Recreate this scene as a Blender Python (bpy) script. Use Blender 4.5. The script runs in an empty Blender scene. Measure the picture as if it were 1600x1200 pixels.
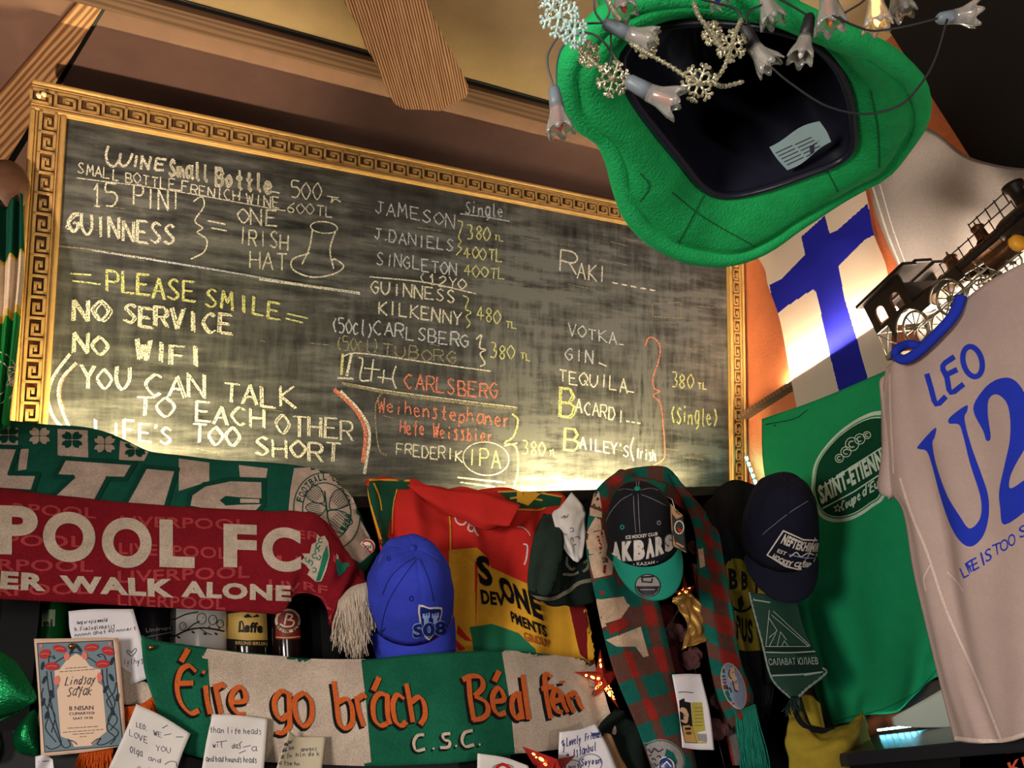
import bpy, bmesh, math, random
from mathutils import Vector, Matrix, noise
from mathutils.bvhtree import BVHTree
from mathutils.geometry import tessellate_polygon
random.seed(7)
S = bpy.context.scene
COL = S.collection
PI = math.pi
rad = math.radians

# ---------------------------------------------------------------- camera
F = 1110.0
EYE = Vector((0, 0, 1.6))
yaw, pitch, roll = rad(31.9), rad(26.0), rad(-12.2)
_f = Vector((math.sin(yaw)*math.cos(pitch), math.cos(yaw)*math.cos(pitch), math.sin(pitch)))
_r0 = Vector((math.cos(yaw), -math.sin(yaw), 0))
_u0 = _r0.cross(_f)
CR = _r0*math.cos(roll) + _u0*math.sin(roll)
CU = -_r0*math.sin(roll) + _u0*math.cos(roll)
CF = _f
cd = bpy.data.cameras.new('camera'); cam = bpy.data.objects.new('camera', cd); COL.objects.link(cam)
cam.matrix_world = Matrix(((CR.x, CU.x, -CF.x, EYE.x), (CR.y, CU.y, -CF.y, EYE.y), (CR.z, CU.z, -CF.z, EYE.z), (0, 0, 0, 1)))
cd.sensor_fit = 'HORIZONTAL'; cd.sensor_width = 36; cd.lens = F/1600*36; cd.clip_start = .02
S.camera = cam

# ---------------------------------------------------------------- world, lamps, exposure
w = bpy.data.worlds.new('dim_room'); S.world = w; w.use_nodes = True
w.node_tree.nodes['Background'].inputs[0].default_value = (.5, .5, .52, 1)
w.node_tree.nodes['Background'].inputs[1].default_value = .17
def lamp(name, kind, loc, power, color, size=.1, target=None, spread=None, size_y=None, angle=None):
    d = bpy.data.lights.new(name, kind); d.energy = power; d.color = color
    o = bpy.data.objects.new(name, d); COL.objects.link(o); o.location = loc
    if kind == 'AREA':
        d.size = size
        if size_y: d.shape = 'RECTANGLE'; d.size_y = size_y
        if spread: d.spread = spread
    else: d.shadow_soft_size = size
    if kind == 'SPOT': d.spot_size = angle or rad(70); d.spot_blend = .6
    if target is not None:
        o.rotation_euler = (Vector(target)-Vector(loc)).to_track_quat('-Z', 'Y').to_euler()
    return o
lamp('shelf_strip_light', 'AREA', (1.49, .72, 2.165), 8, (1, .86, .68), .5, (1.0, .62, 3.1), None, .03)
lamp('front_fill_light', 'AREA', (-.3, -.9, 1.9), 5.4, (1, .91, .84), .35, (.6, 1.3, 1.75))  # added front fill for the scarves and shirts, not a lamp of the bar
lamp('right_wall_fill_light', 'AREA', (-.9, .0, 1.75), 11, (1, .91, .85), .3, (1.4, .85, 1.6), spread=rad(100))  # added side fill that brightens the shirts on the right wall
lamp('low_fill_light', 'POINT', (.75, -.25, 1.35), 11.5, (1, .90, .82), .06)  # added light from below for the hat underside and fan blade
lamp('ceiling_fill_spot', 'SPOT', (-.55, .55, 1.45), 120, (1, .80, .62), .03, (-.28, 1.22, 3.1), angle=rad(46))  # added spot that brightens the left part of the ceiling panel
S.view_settings.view_transform = 'Standard'; S.view_settings.look = 'None'
S.view_settings.gamma = 1; S.view_settings.use_curve_mapping = False
S.view_settings.exposure = 0.0
S.cycles.use_denoising = True
S.cycles.max_bounces = 6

# ---------------------------------------------------------------- helpers
def ray(px, py):
    return CR*((px-800)/F) - CU*((py-600)/F) + CF
def at(px, py, axis, val):
    """world point where the sight line of a photo pixel meets the plane axis = val (D = distance in front of the eye)"""
    r = ray(px, py)
    if axis == 'D': return EYE + r*val
    i = 'XYZ'.index(axis)
    return EYE + r*((val-EYE[i])/r[i])
def proj(p):
    v = p-EYE; d = v.dot(CF)
    return (800+F*v.dot(CR)/d, 600-F*v.dot(CU)/d)
def lin(c):
    c = c/255.0
    return c/12.92 if c <= .04045 else ((c+.055)/1.055)**2.4
def rgb(*c): return (lin(c[0]), lin(c[1]), lin(c[2]), 1)

MATS = {}
def mat(name, col, rough=.85, metal=0, bump=.0, bscale=400, var=.0, vscale=12, sheen=0, emit=None, estr=0, trans=0, spec=.3, weave=0, alpha=None):
    if name in MATS: return MATS[name]
    m = bpy.data.materials.new(name); m.use_nodes = True; nt = m.node_tree; N = nt.nodes; L = nt.links
    b = N['Principled BSDF']; c = rgb(*col)
    b.inputs['Base Color'].default_value = c; b.inputs['Roughness'].default_value = rough
    b.inputs['Metallic'].default_value = metal; b.inputs['Specular IOR Level'].default_value = spec
    if sheen: b.inputs['Sheen Weight'].default_value = sheen; b.inputs['Sheen Roughness'].default_value = .4; b.inputs['Sheen Tint'].default_value = c
    if trans: b.inputs['Transmission Weight'].default_value = trans
    if emit: b.inputs['Emission Color'].default_value = rgb(*emit); b.inputs['Emission Strength'].default_value = estr
    tc = N.new('ShaderNodeTexCoord')
    if var:
        n = N.new('ShaderNodeTexNoise'); n.inputs['Scale'].default_value = vscale; n.inputs['Detail'].default_value = 9; n.inputs['Roughness'].default_value = .72
        L.new(tc.outputs['Object'], n.inputs['Vector'])
        mr = N.new('ShaderNodeMapRange'); mr.inputs[1].default_value = .3; mr.inputs[2].default_value = .7
        mr.inputs[3].default_value = 1-var; mr.inputs[4].default_value = 1+var*.6
        L.new(n.outputs['Fac'], mr.inputs[0])
        mx = N.new('ShaderNodeMix'); mx.data_type = 'RGBA'; mx.blend_type = 'MULTIPLY'; mx.inputs[0].default_value = 1
        mx.inputs[6].default_value = c; L.new(mr.outputs[0], mx.inputs[7]); L.new(mx.outputs[2], b.inputs['Base Color'])
    if bump:
        n2 = N.new('ShaderNodeTexNoise'); n2.inputs['Scale'].default_value = bscale; n2.inputs['Detail'].default_value = 3
        L.new(tc.outputs['Object'], n2.inputs['Vector'])
        bp = N.new('ShaderNodeBump'); bp.inputs['Strength'].default_value = bump; bp.inputs['Distance'].default_value = .002
        L.new(n2.outputs['Fac'], bp.inputs['Height']); L.new(bp.outputs[0], b.inputs['Normal'])
        if weave:      # uneven dye of the yarn
            m2 = N.new('ShaderNodeMapRange'); m2.inputs[1].default_value = .32; m2.inputs[2].default_value = .68; m2.inputs[3].default_value = 1-weave; m2.inputs[4].default_value = 1+weave*.5
            L.new(n2.outputs['Fac'], m2.inputs[0]); x2 = N.new('ShaderNodeMix'); x2.data_type = 'RGBA'; x2.blend_type = 'MULTIPLY'; x2.inputs[0].default_value = 1
            src = b.inputs['Base Color'].links[0].from_socket if b.inputs['Base Color'].links else None
            if src: L.new(src, x2.inputs[6])
            else: x2.inputs[6].default_value = c
            L.new(m2.outputs[0], x2.inputs[7]); L.new(x2.outputs[2], b.inputs['Base Color'])
    MATS[name] = m; return m
def cloth(name, col, var=.22, bump=.5, rough=.95, sheen=.0, bs=700, vs=25): return mat(name, col, rough, bump=bump, bscale=bs, var=var, vscale=vs, sheen=sheen, spec=.12, weave=.34 if bump >= .5 else .12)

def props(o, label=None, cat=None, group=None, kind=None):
    if label: o['label'] = label
    if cat: o['category'] = cat
    if group: o['group'] = group
    if kind: o['kind'] = kind
    return o
def link(name, me, mats=None, parent=None):
    o = bpy.data.objects.new(name, me); COL.objects.link(o)
    for m in (mats or []): me.materials.append(m)
    if parent: o.parent = parent; o.matrix_parent_inverse = parent.matrix_world.inverted()
    return o
def empty(name, loc, label, cat, group=None):
    o = bpy.data.objects.new(name, None); COL.objects.link(o); o.location = loc; o.empty_display_size = .03
    o.matrix_world = Matrix.Translation(loc)
    return props(o, label, cat, group)
def bmobj(name, bm, mats, parent=None, smooth=False):
    me = bpy.data.meshes.new(name)
    bmesh.ops.recalc_face_normals(bm, faces=bm.faces)
    bm.to_mesh(me); bm.free()
    if smooth:
        for p in me.polygons: p.use_smooth = True
    return link(name, me, mats if isinstance(mats, list) else [mats], parent)
def box(bm, lo, hi, M=None, mi=0, bev=0):
    vs = [Vector((x, y, z)) for x in (lo[0], hi[0]) for y in (lo[1], hi[1]) for z in (lo[2], hi[2])]
    if M: vs = [M @ v for v in vs]
    v = [bm.verts.new(p) for p in vs]
    fs = [bm.faces.new([v[i] for i in q]) for q in ((0,1,3,2),(4,6,7,5),(0,4,5,1),(2,3,7,6),(0,2,6,4),(1,5,7,3))]
    for f in fs: f.material_index = mi
    if bev:
        es = list({e for f in fs for e in f.edges})
        r = bmesh.ops.bevel(bm, geom=es, offset=bev, segments=2, affect='EDGES', profile=.5)
        for f in r['faces']: f.material_index = mi
def tube(bm, pts, r, n=8, mi=0, cap=True, closed=False):
    """tube along points; r a number or one radius per point"""
    pts = [Vector(p) for p in pts]; k = len(pts)
    rs = r if isinstance(r, (list, tuple)) else [r]*k
    rings = []; nrm = None
    for i, p in enumerate(pts):
        if closed: t = pts[(i+1) % k]-pts[i-1]
        else: t = (pts[min(i+1, k-1)]-pts[max(i-1, 0)])
        if t.length < 1e-9: t = Vector((0, 0, 1))
        t.normalize()
        if nrm is None:
            a = Vector((0, 0, 1)) if abs(t.z) < .9 else Vector((1, 0, 0)); nrm = t.cross(a).normalized()
        else:
            nrm = nrm - t*nrm.dot(t)
            nrm = nrm.normalized() if nrm.length > 1e-6 else t.orthogonal().normalized()
        b = t.cross(nrm)
        rings.append([bm.verts.new(p + (nrm*math.cos(2*PI*j/n) + b*math.sin(2*PI*j/n))*rs[i]) for j in range(n)])
    m = k if closed else k-1
    for i in range(m):
        A, B = rings[i], rings[(i+1) % k]
        for j in range(n):
            f = bm.faces.new((A[j], A[(j+1) % n], B[(j+1) % n], B[j])); f.material_index = mi; f.smooth = True
    if cap and not closed:
        for A in (rings[0][::-1], rings[-1]):
            f = bm.faces.new(A); f.material_index = mi
def lathe(bm, prof, M=None, n=24, mi=0, mfun=None):
    """prof: (radius, height) list turned about local z"""
    M = M or Matrix()
    rings = []
    for (r, z) in prof:
        if r < 1e-6: rings.append([bm.verts.new(M @ Vector((0, 0, z)))])
        else: rings.append([bm.verts.new(M @ Vector((r*math.cos(2*PI*j/n), r*math.sin(2*PI*j/n), z))) for j in range(n)])
    for i in range(len(prof)-1):
        A, B = rings[i], rings[i+1]
        for j in range(n):
            q = [A[j % len(A)], A[(j+1) % len(A)], B[(j+1) % len(B)], B[j % len(B)]]
            q = [v for k, v in enumerate(q) if v not in q[:k]]
            if len(q) >= 3:
                f = bm.faces.new(q); f.material_index = mfun(i) if mfun else mi; f.smooth = True
def frame_M(o, x, y, z):
    x, y, z = Vector(x).normalized(), Vector(y).normalized(), Vector(z).normalized()
    return Matrix(((x.x, y.x, z.x, o[0]), (x.y, y.y, z.y, o[1]), (x.z, y.z, z.z, o[2]), (0, 0, 0, 1)))

def cr(p, t):
    """Catmull-Rom through list p of vectors/tuples at t in 0..1"""
    n = len(p)-1
    if n == 1: return p[0]*(1-t) + p[1]*t
    s = min(max(t, 0), 1)*n; i = min(int(s), n-1); f = s-i
    a, b, c, d = p[max(i-1, 0)], p[i], p[i+1], p[min(i+2, n)]
    if i == 0: a = b*2-c
    if i == n-1: d = c*2-b
    return (b*2 + (c-a)*f + (a*2-b*5+c*4-d)*f*f + (b*3-a-c*3+d)*f*f*f)*.5
def smooth(pts, k=6, closed=False):
    v = [Vector(p) for p in pts]
    if closed:
        v = v[-2:]+v+v[:3]; n = len(v)-1; out = []
        for i in range(2, n-2):
            for j in range(k): out.append(cr(v, (i+j/k)/n))
        return out
    n = (len(v)-1)*k
    return [cr(v, i/n) for i in range(n+1)]

BVH = {}
def register(name, bm):
    BVH[name] = BVHTree.FromBMesh(bm)
def sheet(name, axis, base, rows, nu=60, nv=40, mats=None, matf=None, disp=None, thick=.003, parent=None, sm=True):
    """cloth or paper laid through traced points; each point (px, py[, plane value]); rows run top to bottom"""
    W = [[at(p[0], p[1], axis, p[2] if len(p) > 2 else base) for p in r] for r in rows]
    grid = []
    for j in range(nv+1):
        v = j/nv
        cols = [cr([W[k][i] for k in range(len(W))], v) for i in range(len(W[0]))]
        grid.append([cr(cols, i/nu) for i in range(nu+1)])
    bm = bmesh.new(); V = []
    for j in range(nv+1):
        row = []
        for i in range(nu+1):
            p = grid[j][i].copy()
            if disp:
                du = grid[j][min(i+1, nu)]-grid[j][max(i-1, 0)]; dv = grid[min(j+1, nv)][i]-grid[max(j-1, 0)][i]
                n = du.cross(dv)
                if n.length > 1e-12:
                    n.normalize()
                    if n.dot(EYE-p) < 0: n = -n
                    p += n*disp(i/nu, j/nv)
            row.append(bm.verts.new(p))
        V.append(row)
    uvl = bm.loops.layers.uv.new('uv')
    for j in range(nv):
        for i in range(nu):
            f = bm.faces.new((V[j][i], V[j+1][i], V[j+1][i+1], V[j][i+1])); f.smooth = sm
            for lp, (a, b) in zip(f.loops, ((i, j), (i, j+1), (i+1, j+1), (i+1, j))): lp[uvl].uv = (a/nu, 1-b/nv)
            if matf: f.material_index = matf((i+.5)/nu, (j+.5)/nv)
    bm.normal_update()
    f0 = sum((1 if f.normal.dot(EYE-f.calc_center_median()) > 0 else -1) for f in bm.faces)
    if f0 < 0: bmesh.ops.reverse_faces(bm, faces=bm.faces)
    bm.normal_update()
    key = name if parent is None else name+parent.name
    tree = BVHTree.FromBMesh(bm)
    me = bpy.data.meshes.new(name); bm.to_mesh(me); bm.free()
    o = link(name, me, mats, parent)
    if thick:
        md = o.modifiers.new('thickness', 'SOLIDIFY'); md.thickness = thick; md.offset = -1
    o_tree[o.name] = tree
    return o
o_tree = {}
def tree_of(o):
    if isinstance(o, BVHTree): return o
    if o.name not in o_tree:
        bm = bmesh.new(); bm.from_mesh(o.data); bm.transform(o.matrix_world); o_tree[o.name] = BVHTree.FromBMesh(bm); bm.free()
    return o_tree[o.name]
def drop(tree, px, py, off):
    d = ray(px, py).normalized()
    h, n, i, dist = tree.ray_cast(EYE, d)
    if h is None:
        best = None
        for t in (.4, .6, .8, .9, 1, 1.1, 1.2, 1.3, 1.4, 1.5, 1.6, 1.8, 2, 2.2):
            q, nn, ii, dd = tree.find_nearest(EYE+d*t)
            if q is not None and (best is None or dd < best[2]): best = (q, nn, dd)
        h, n = best[0], best[1]
    if n.dot(EYE-h) < 0: n = -n
    return h + n*off
def decal(name, target, shapes, mats, parent=None, lvl=1, cell=9, off=None):
    """print on a surface: shapes = list of (verts2d, faces, material index[, level]) in photo pixels"""
    tree = tree_of(target); off = off or .0007
    bm = bmesh.new()
    for sh in shapes:
        b2 = bmesh.new(); vs = [b2.verts.new((p[0], p[1], 0)) for p in sh[0]]
        for fc in sh[1]:
            try: b2.faces.new([vs[i] for i in fc])
            except ValueError: pass
        for it in range(5):
            es = [e for e in b2.edges if e.calc_length() > cell]
            if not es: break
            bmesh.ops.subdivide_edges(b2, edges=es, cuts=1)
            bmesh.ops.triangulate(b2, faces=[f for f in b2.faces if len(f.verts) > 3])
        o = off*(sh[3] if len(sh) > 3 else lvl)
        mp = {v: bm.verts.new(drop(tree, v.co.x, v.co.y, o)) for v in b2.verts}
        for f in b2.faces:
            q = bm.faces.new([mp[v] for v in f.verts]); q.material_index = sh[2]; q.smooth = True
        b2.free()
    bm.normal_update()
    for f in bm.faces:
        if f.normal.dot(EYE-f.calc_center_median()) < 0: f.normal_flip()
    me = bpy.data.meshes.new(name); bm.to_mesh(me); bm.free()
    return link(name, me, mats if isinstance(mats, list) else [mats], parent or (target if isinstance(target, bpy.types.Object) else None))
def poly(pts, mi=0, lvl=1, sm=0):
    """a filled outline"""
    if sm: pts = [(p.x, p.y) for p in smooth([(p[0], p[1], 0) for p in pts], sm, True)]
    v3 = [Vector((p[0], p[1], 0)) for p in pts]
    return (pts, [tuple(t) for t in tessellate_polygon([v3])], mi, lvl)
def ribbon(pts, w, mi=0, lvl=1, sm=3, taper=False):
    """a pen line; w a width or (width across, pen angle) list"""
    if not sm and 2 < len(pts) < 12 and not isinstance(w, tuple):      # sharp corners: one bar per stroke
        v = []; f = []
        for a, b in zip(pts, pts[1:]):
            L = math.hypot(b[0]-a[0], b[1]-a[1])
            if L < 1e-6: continue
            ex, ey = (b[0]-a[0])/L*w*.42, (b[1]-a[1])/L*w*.42; nx, ny = -(b[1]-a[1])/L*w/2, (b[0]-a[0])/L*w/2; k = len(v)
            v += [(a[0]-ex+nx, a[1]-ey+ny), (a[0]-ex-nx, a[1]-ey-ny), (b[0]+ex-nx, b[1]+ey-ny), (b[0]+ex+nx, b[1]+ey+ny)]; f.append((k, k+1, k+2, k+3))
        return (v, f, mi, lvl)
    P = smooth([(p[0], p[1], 0) for p in pts], sm) if sm and len(pts) > 2 else [Vector((p[0], p[1], 0)) for p in pts]
    v = []; n = len(P)
    for i, p in enumerate(P):
        t = P[min(i+1, n-1)]-P[max(i-1, 0)]
        if t.length < 1e-6: t = Vector((1, 0, 0))
        t.normalize(); nn = Vector((-t.y, t.x, 0))
        if isinstance(w, tuple):
            ww = w[0]*(.48+.52*abs(t.x*math.sin(w[1])-t.y*math.cos(w[1])))
        else: ww = w
        if taper: ww *= .35+.65*math.sin(PI*min(1, (i+.5)/n))
        v += [(p.x+nn.x*ww/2, p.y+nn.y*ww/2), (p.x-nn.x*ww/2, p.y-nn.y*ww/2)]
    return (v, [(2*i, 2*i+1, 2*i+3, 2*i+2) for i in range(n-1)], mi, lvl)
def disc(cx, cy, rx, ry=None, mi=0, lvl=1, n=28, a0=0, rot=0):
    ry = ry or rx; c, s = math.cos(rot), math.sin(rot)
    P = []
    for i in range(n):
        a = 2*PI*i/n; x, y = rx*math.cos(a), ry*math.sin(a); P.append((cx+x*c-y*s, cy+x*s+y*c))
    return poly(P, mi, lvl)
def ringd(cx, cy, rx, ry, w, mi=0, lvl=1, n=36, rot=0, a0=0, a1=2*PI):
    c, s = math.cos(rot), math.sin(rot); P = []
    for i in range(n+1):
        a = a0+(a1-a0)*i/n; x, y = rx*math.cos(a), ry*math.sin(a); P.append((cx+x*c-y*s, cy+x*s+y*c))
    return ribbon(P, w, mi, lvl, 0)
def Tz(ox, oy, s, pts): return [(ox+p[0]/s, oy+p[1]/s) for p in pts]

# printed lettering from the built-in font, as flat shapes warped between a top and a bottom edge line
_tc = {}
def text2d(body, bold=0, shear=0):
    k = (body, bold, shear)
    if k in _tc: return _tc[k]
    cu = bpy.data.curves.new('t', 'FONT'); cu.body = body; cu.offset = bold; cu.shear = shear; cu.resolution_u = 8 if body in 'POLFC' else 3; cu.space_character = 1+bold*2.2
    o = bpy.data.objects.new('t', cu); COL.objects.link(o)
    dg = bpy.context.evaluated_depsgraph_get(); dg.update()
    me = o.evaluated_get(dg).to_mesh()
    v = [(p.co.x, p.co.y) for p in me.vertices]; fs = [tuple(p.vertices) for p in me.polygons]
    o.evaluated_get(dg).to_mesh_clear()
    bpy.data.objects.remove(o); bpy.data.curves.remove(cu)
    x0 = min(p[0] for p in v); x1 = max(p[0] for p in v); y0 = min(p[1] for p in v); y1 = max(p[1] for p in v)
    _tc[k] = ([((p[0]-x0)/(x1-x0), (p[1]-y0)/(y1-y0)) for p in v], fs)
    return _tc[k]
def text(body, top, bot, mi=0, lvl=1, bold=0, shear=0):
    """lettering whose bounding box runs from edge line top (left to right) to edge line bot"""
    v, fs = text2d(body, bold, shear)
    T = [Vector((p[0], p[1], 0)) for p in top]; B = [Vector((p[0], p[1], 0)) for p in bot]
    out = []
    for (x, y) in v:
        p = cr(B, x)*(1-y) + cr(T, x)*y; out.append((p.x, p.y))
    return (out, fs, mi, lvl)

# handwriting: single-stroke alphabet on an 8 x 8 cell, base line 0 (y digits 0-8; letters a,b,c = below the line)
GL = {
'A':'00 48 80|23 63','B':'00 08|08 58 76 54 04|54 83 71 50 00','C':'~77 48 05 03 40 71','D':'00 08|08 58 84 50 00','E':'78 08 00 80|04 64','F':'78 08 00|04 64',
'G':'~77 48 05 03 40 72|72 74 44','H':'00 08|80 88|04 84','I':'48 40','J':'28 88|58 52 30 02','K':'00 08|78 04 80','L':'08 00 70','M':'00 18 43 78 80','N':'00 08 80 88','O':'~48 05 03 40 83 85 48',
'P':'00 08|~08 68 86 64 04','Q':'~48 05 03 40 83 85 48|53 90','R':'00 08|~08 68 86 64 04|44 80','S':'~77 48 16 44 72 40 01','T':'08 88|48 40','U':'~08 03 40 83 88','V':'08 40 88','W':'08 20 46 60 88','X':'08 80|00 88','Y':'08 44 88|44 40','Z':'08 88 00 80',
'0':'~48 05 03 40 83 85 48','1':'26 48 40|20 60','2':'~06 48 76 43 00 80','3':'~08 58 66 44 73 50 00','4':'58 03 83|58 50','5':'78 08 05 ~55 83 50 00','6':'~78 25 02 40 72 44 03','8':'~44 16 48 76 44 12 40 72 44','9':'~75 44 16 48 77 50',
'a':'~75 36 03 30 72|76 71 90','b':'08 00|~03 35 63 40 00','c':'~65 36 03 30 71','d':'~74 35 03 30 73|78 70','e':'~03 63 45 25 03 30 71','f':'~78 57 40 4b|15 75','g':'~75 36 03 30 72|~76 72 6b 2c','h':'08 00|~03 45 63 70','i':'35 30|38 37','j':'45 4b 2c|48 47','k':'08 00|65 03 70','l':'38 31 50','m':'05 00|~04 25 33 30|~33 55 73 80','n':'05 00|~03 45 63 70','o':'~35 13 30 63 35','p':'05 0c|~04 45 63 30 01','r':'15 10|~13 45 65','s':'~65 36 25 53 50 10','t':'48 41 60|15 75','u':'~05 02 30 62|65 60 80','v':'05 30 65','w':'05 20 44 60 85','x':'05 60|00 65','y':'05 31|65 30 1c','z':'05 65 00 60',
'=':'05 85|03 83','-':'14 74','.':'30 41',"'":'48 36','(':'~68 35 33 60','\u00e9':'~03 63 45 25 03 30 71|46 68',')':'~28 55 53 20','_':'00 80','&':'~70 15 48 56 03 30 74',',':'30 2b','!':'48 43|41 40','/':'00 88','{':'~78 47 35 14 33 41 70','}':'~18 47 55 74 53 41 10',
}
def pen(body, p0, p1, h, w=2.0, mi=0, lvl=1, dbl=0, jit=.05, up=None, rnd=random.Random(3), lead=1.0):
    """hand lettering from p0 to p1 (photo pixels, base line), h tall"""
    out = []; n = sum(.5 if c in " .'" else 1 for c in body)+(.12 if len(body) > 4 else .34 if len(body) > 1 else 0)
    dx, dy = p1[0]-p0[0], p1[1]-p0[1]; L = math.hypot(dx, dy); ex = (dx/L, dy/L)
    uu = up or (.02, -1)
    step = L/n; x = 0
    for c in body:
        if c == ' ': x += step*.5; continue
        adv = step*(.5 if c in ".'" else 1); ww = adv*.74
        jx, jy, js, jr = [rnd.uniform(-1, 1)*jit for _ in range(4)]
        for k in range(1+dbl):
            sx = k*rnd.uniform(.06, .12)*step; sy = k*rnd.uniform(-.05, .05)*h
            for st in GL.get(c, '04 84').split('|'):
                sm = 0; P = []
                for tk in st.split():
                    if tk[0] == '~': sm = 4; tk = tk[1:]
                    gx = int(tk[0])/8; gy = 'cb0'.find(tk[1]); gy = (gy-2)*1.4/8 if gy in (0, 1) else int(tk[1])/8
                    a = x + (gx+jx + jr*gy)*ww + sx; b = (gy*(1+js)+jy)*h + sy
                    P.append((p0[0]+ex[0]*a+uu[0]*b+rnd.uniform(-.5, .5)*w*.3, p0[1]+ex[1]*a+uu[1]*b+rnd.uniform(-.5, .5)*w*.3))
                out.append(ribbon(P, w*rnd.uniform(.85, 1.15), mi, lvl, sm))
        x += adv
    return out
# ================================================================ room
E0 = 1.6                      # eye height; heights below are given as E0 + ...
CEIL = E0+1.5
def wood(name, c1, c2, scale=14, axis=0, rough=.6, dist=6, contrast=(.35, .65), bump=.15, stretch=14):
    m = bpy.data.materials.new(name); m.use_nodes = True; nt = m.node_tree; N, L = nt.nodes, nt.links
    b = N['Principled BSDF']; b.inputs['Roughness'].default_value = rough; b.inputs['Specular IOR Level'].default_value = .25
    tc = N.new('ShaderNodeTexCoord'); mp = N.new('ShaderNodeMapping')
    sc = [stretch]*3; sc[axis] = 1.0; mp.inputs['Scale'].default_value = sc
    L.new(tc.outputs['Object'], mp.inputs['Vector'])
    n = N.new('ShaderNodeTexNoise'); n.inputs['Scale'].default_value = scale*.35; n.inputs['Detail'].default_value = 7; n.inputs['Distortion'].default_value = dist*.1
    L.new(mp.outputs[0], n.inputs['Vector'])
    wv = N.new('ShaderNodeTexWave'); wv.inputs['Scale'].default_value = scale*.16; wv.inputs['Distortion'].default_value = dist; wv.inputs['Detail'].default_value = 3
    wv.bands_direction = 'YXX'[axis]; L.new(mp.outputs[0], wv.inputs['Vector'])
    mx = N.new('ShaderNodeMix'); mx.inputs[0].default_value = .45; L.new(n.outputs['Fac'], mx.inputs[2]); L.new(wv.outputs['Fac'], mx.inputs[3])
    r = N.new('ShaderNodeValToRGB'); r.color_ramp.elements[0].position = contrast[0]; r.color_ramp.elements[1].position = contrast[1]
    r.color_ramp.elements[0].color = rgb(*c1); r.color_ramp.elements[1].color = rgb(*c2)
    L.new(mx.outputs[0], r.inputs[0]); L.new(r.outputs[0], b.inputs['Base Color'])
    bp = N.new('ShaderNodeBump'); bp.inputs['Strength'].default_value = bump; bp.inputs['Distance'].default_value = .003
    L.new(mx.outputs[0], bp.inputs['Height']); L.new(bp.outputs[0], b.inputs['Normal'])
    return m
M_ochre = mat('ochre_plaster', (166, 140, 100), .9, var=.16, vscale=5, bump=.25, bscale=60)
M_brown = mat('brown_board', (124, 92, 76), .7, var=.2, vscale=4, bump=.1, bscale=40)
M_orange = mat('orange_plaster', (184, 102, 64), .85, var=.18, vscale=9, bump=.6, bscale=120)
M_dark = mat('dark_wall', (40, 30, 26), .9, var=.2)
M_black = mat('black_wood', (11, 10, 10), .5, var=.3, vscale=20)
M_floor = wood('floor_boards', (60, 40, 26), (95, 66, 44), 8, 1)
def slab(name, lo, hi, m, kind='structure'):
    bm = bmesh.new(); box(bm, lo, hi); o = bmobj(name, bm, m); o['kind'] = kind; return o
slab('floor', (-2.6, -2.5, -.05), (1.9, 1.95, 0), M_floor)
slab('wall_back', (-2.6, 1.85, 0), (1.8, 1.95, CEIL), M_dark)
slab('wall_right', (1.8, -2.5, 0), (1.9, 1.95, CEIL), M_orange)
slab('wall_left', (-2.7, -2.5, 0), (-2.6, 1.95, CEIL), M_dark)
slab('ceiling', (-2.6, -2.5, CEIL), (1.9, 1.065, CEIL+.06), M_ochre)
slab('ceiling_panel', (-2.6, 1.065, CEIL), (1.9, 1.95, CEIL+.06), M_brown)
M_trim = wood('stained_trim', (82, 58, 42), (108, 80, 60), 10, 0)
slab('trim_1', (-2.6, 1.072, CEIL-.022), (1.8, 1.118, CEIL), M_trim)
slab('trim_2', (-2.6, 1.060, CEIL-.004), (1.8, 1.072, CEIL), M_black)
# diagonal batten with the black gap beside it
M_bat = wood('pine_batten', (120, 80, 50), (186, 140, 94), 12, 0)
def batten(name, pa, pb, m, z0, th):
    a, b, c, d = [at(p[0], p[1], 'Z', CEIL) for p in (pa[0], pa[1], pb[1], pb[0])]
    ax = (b-a).normalized(); o0 = a
    def ext(p, q):        # start at the trim, run to the back wall
        t = (q-p); s = (1.118-p.y)/t.y; e = (1.85-p.y)/t.y; return p+t*s, p+t*e
    a, b = ext(a, b); d, c = ext(d, c)
    bm = bmesh.new(); lo = [bm.verts.new((p.x, p.y, CEIL-z0)) for p in (a, b, c, d)]; hi = [bm.verts.new((p.x, p.y, CEIL-z0-th)) for p in (a, b, c, d)]
    bm.faces.new(lo); bm.faces.new(hi[::-1])
    for i in range(4): bm.faces.new((lo[i], hi[i], hi[(i+1) % 4], lo[(i+1) % 4]))
    ang = math.atan2(b.y-a.y, b.x-a.x); R = Matrix.Translation(a) @ Matrix.Rotation(ang, 4, 'Z')
    bm.transform(R.inverted()); o = bmobj(name, bm, m); o.matrix_world = R; o['kind'] = 'structure'
batten('trim_3', ((120, 0), (30, 105)), ((164, 0), (99, 105)), M_bat, 0, .014)
batten('trim_4', ((165, 0), (100, 105)), ((173, 0), (110, 105)), M_black, 0, .004)
# black boxed-in beam at the upper right
pb = at(1384, 40, 'X', 1.62)
slab('beam', (1.62, -2.5, E0+.80), (1.8, pb.y, CEIL), mat('beam_black', (12, 11, 12), .7))

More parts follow.
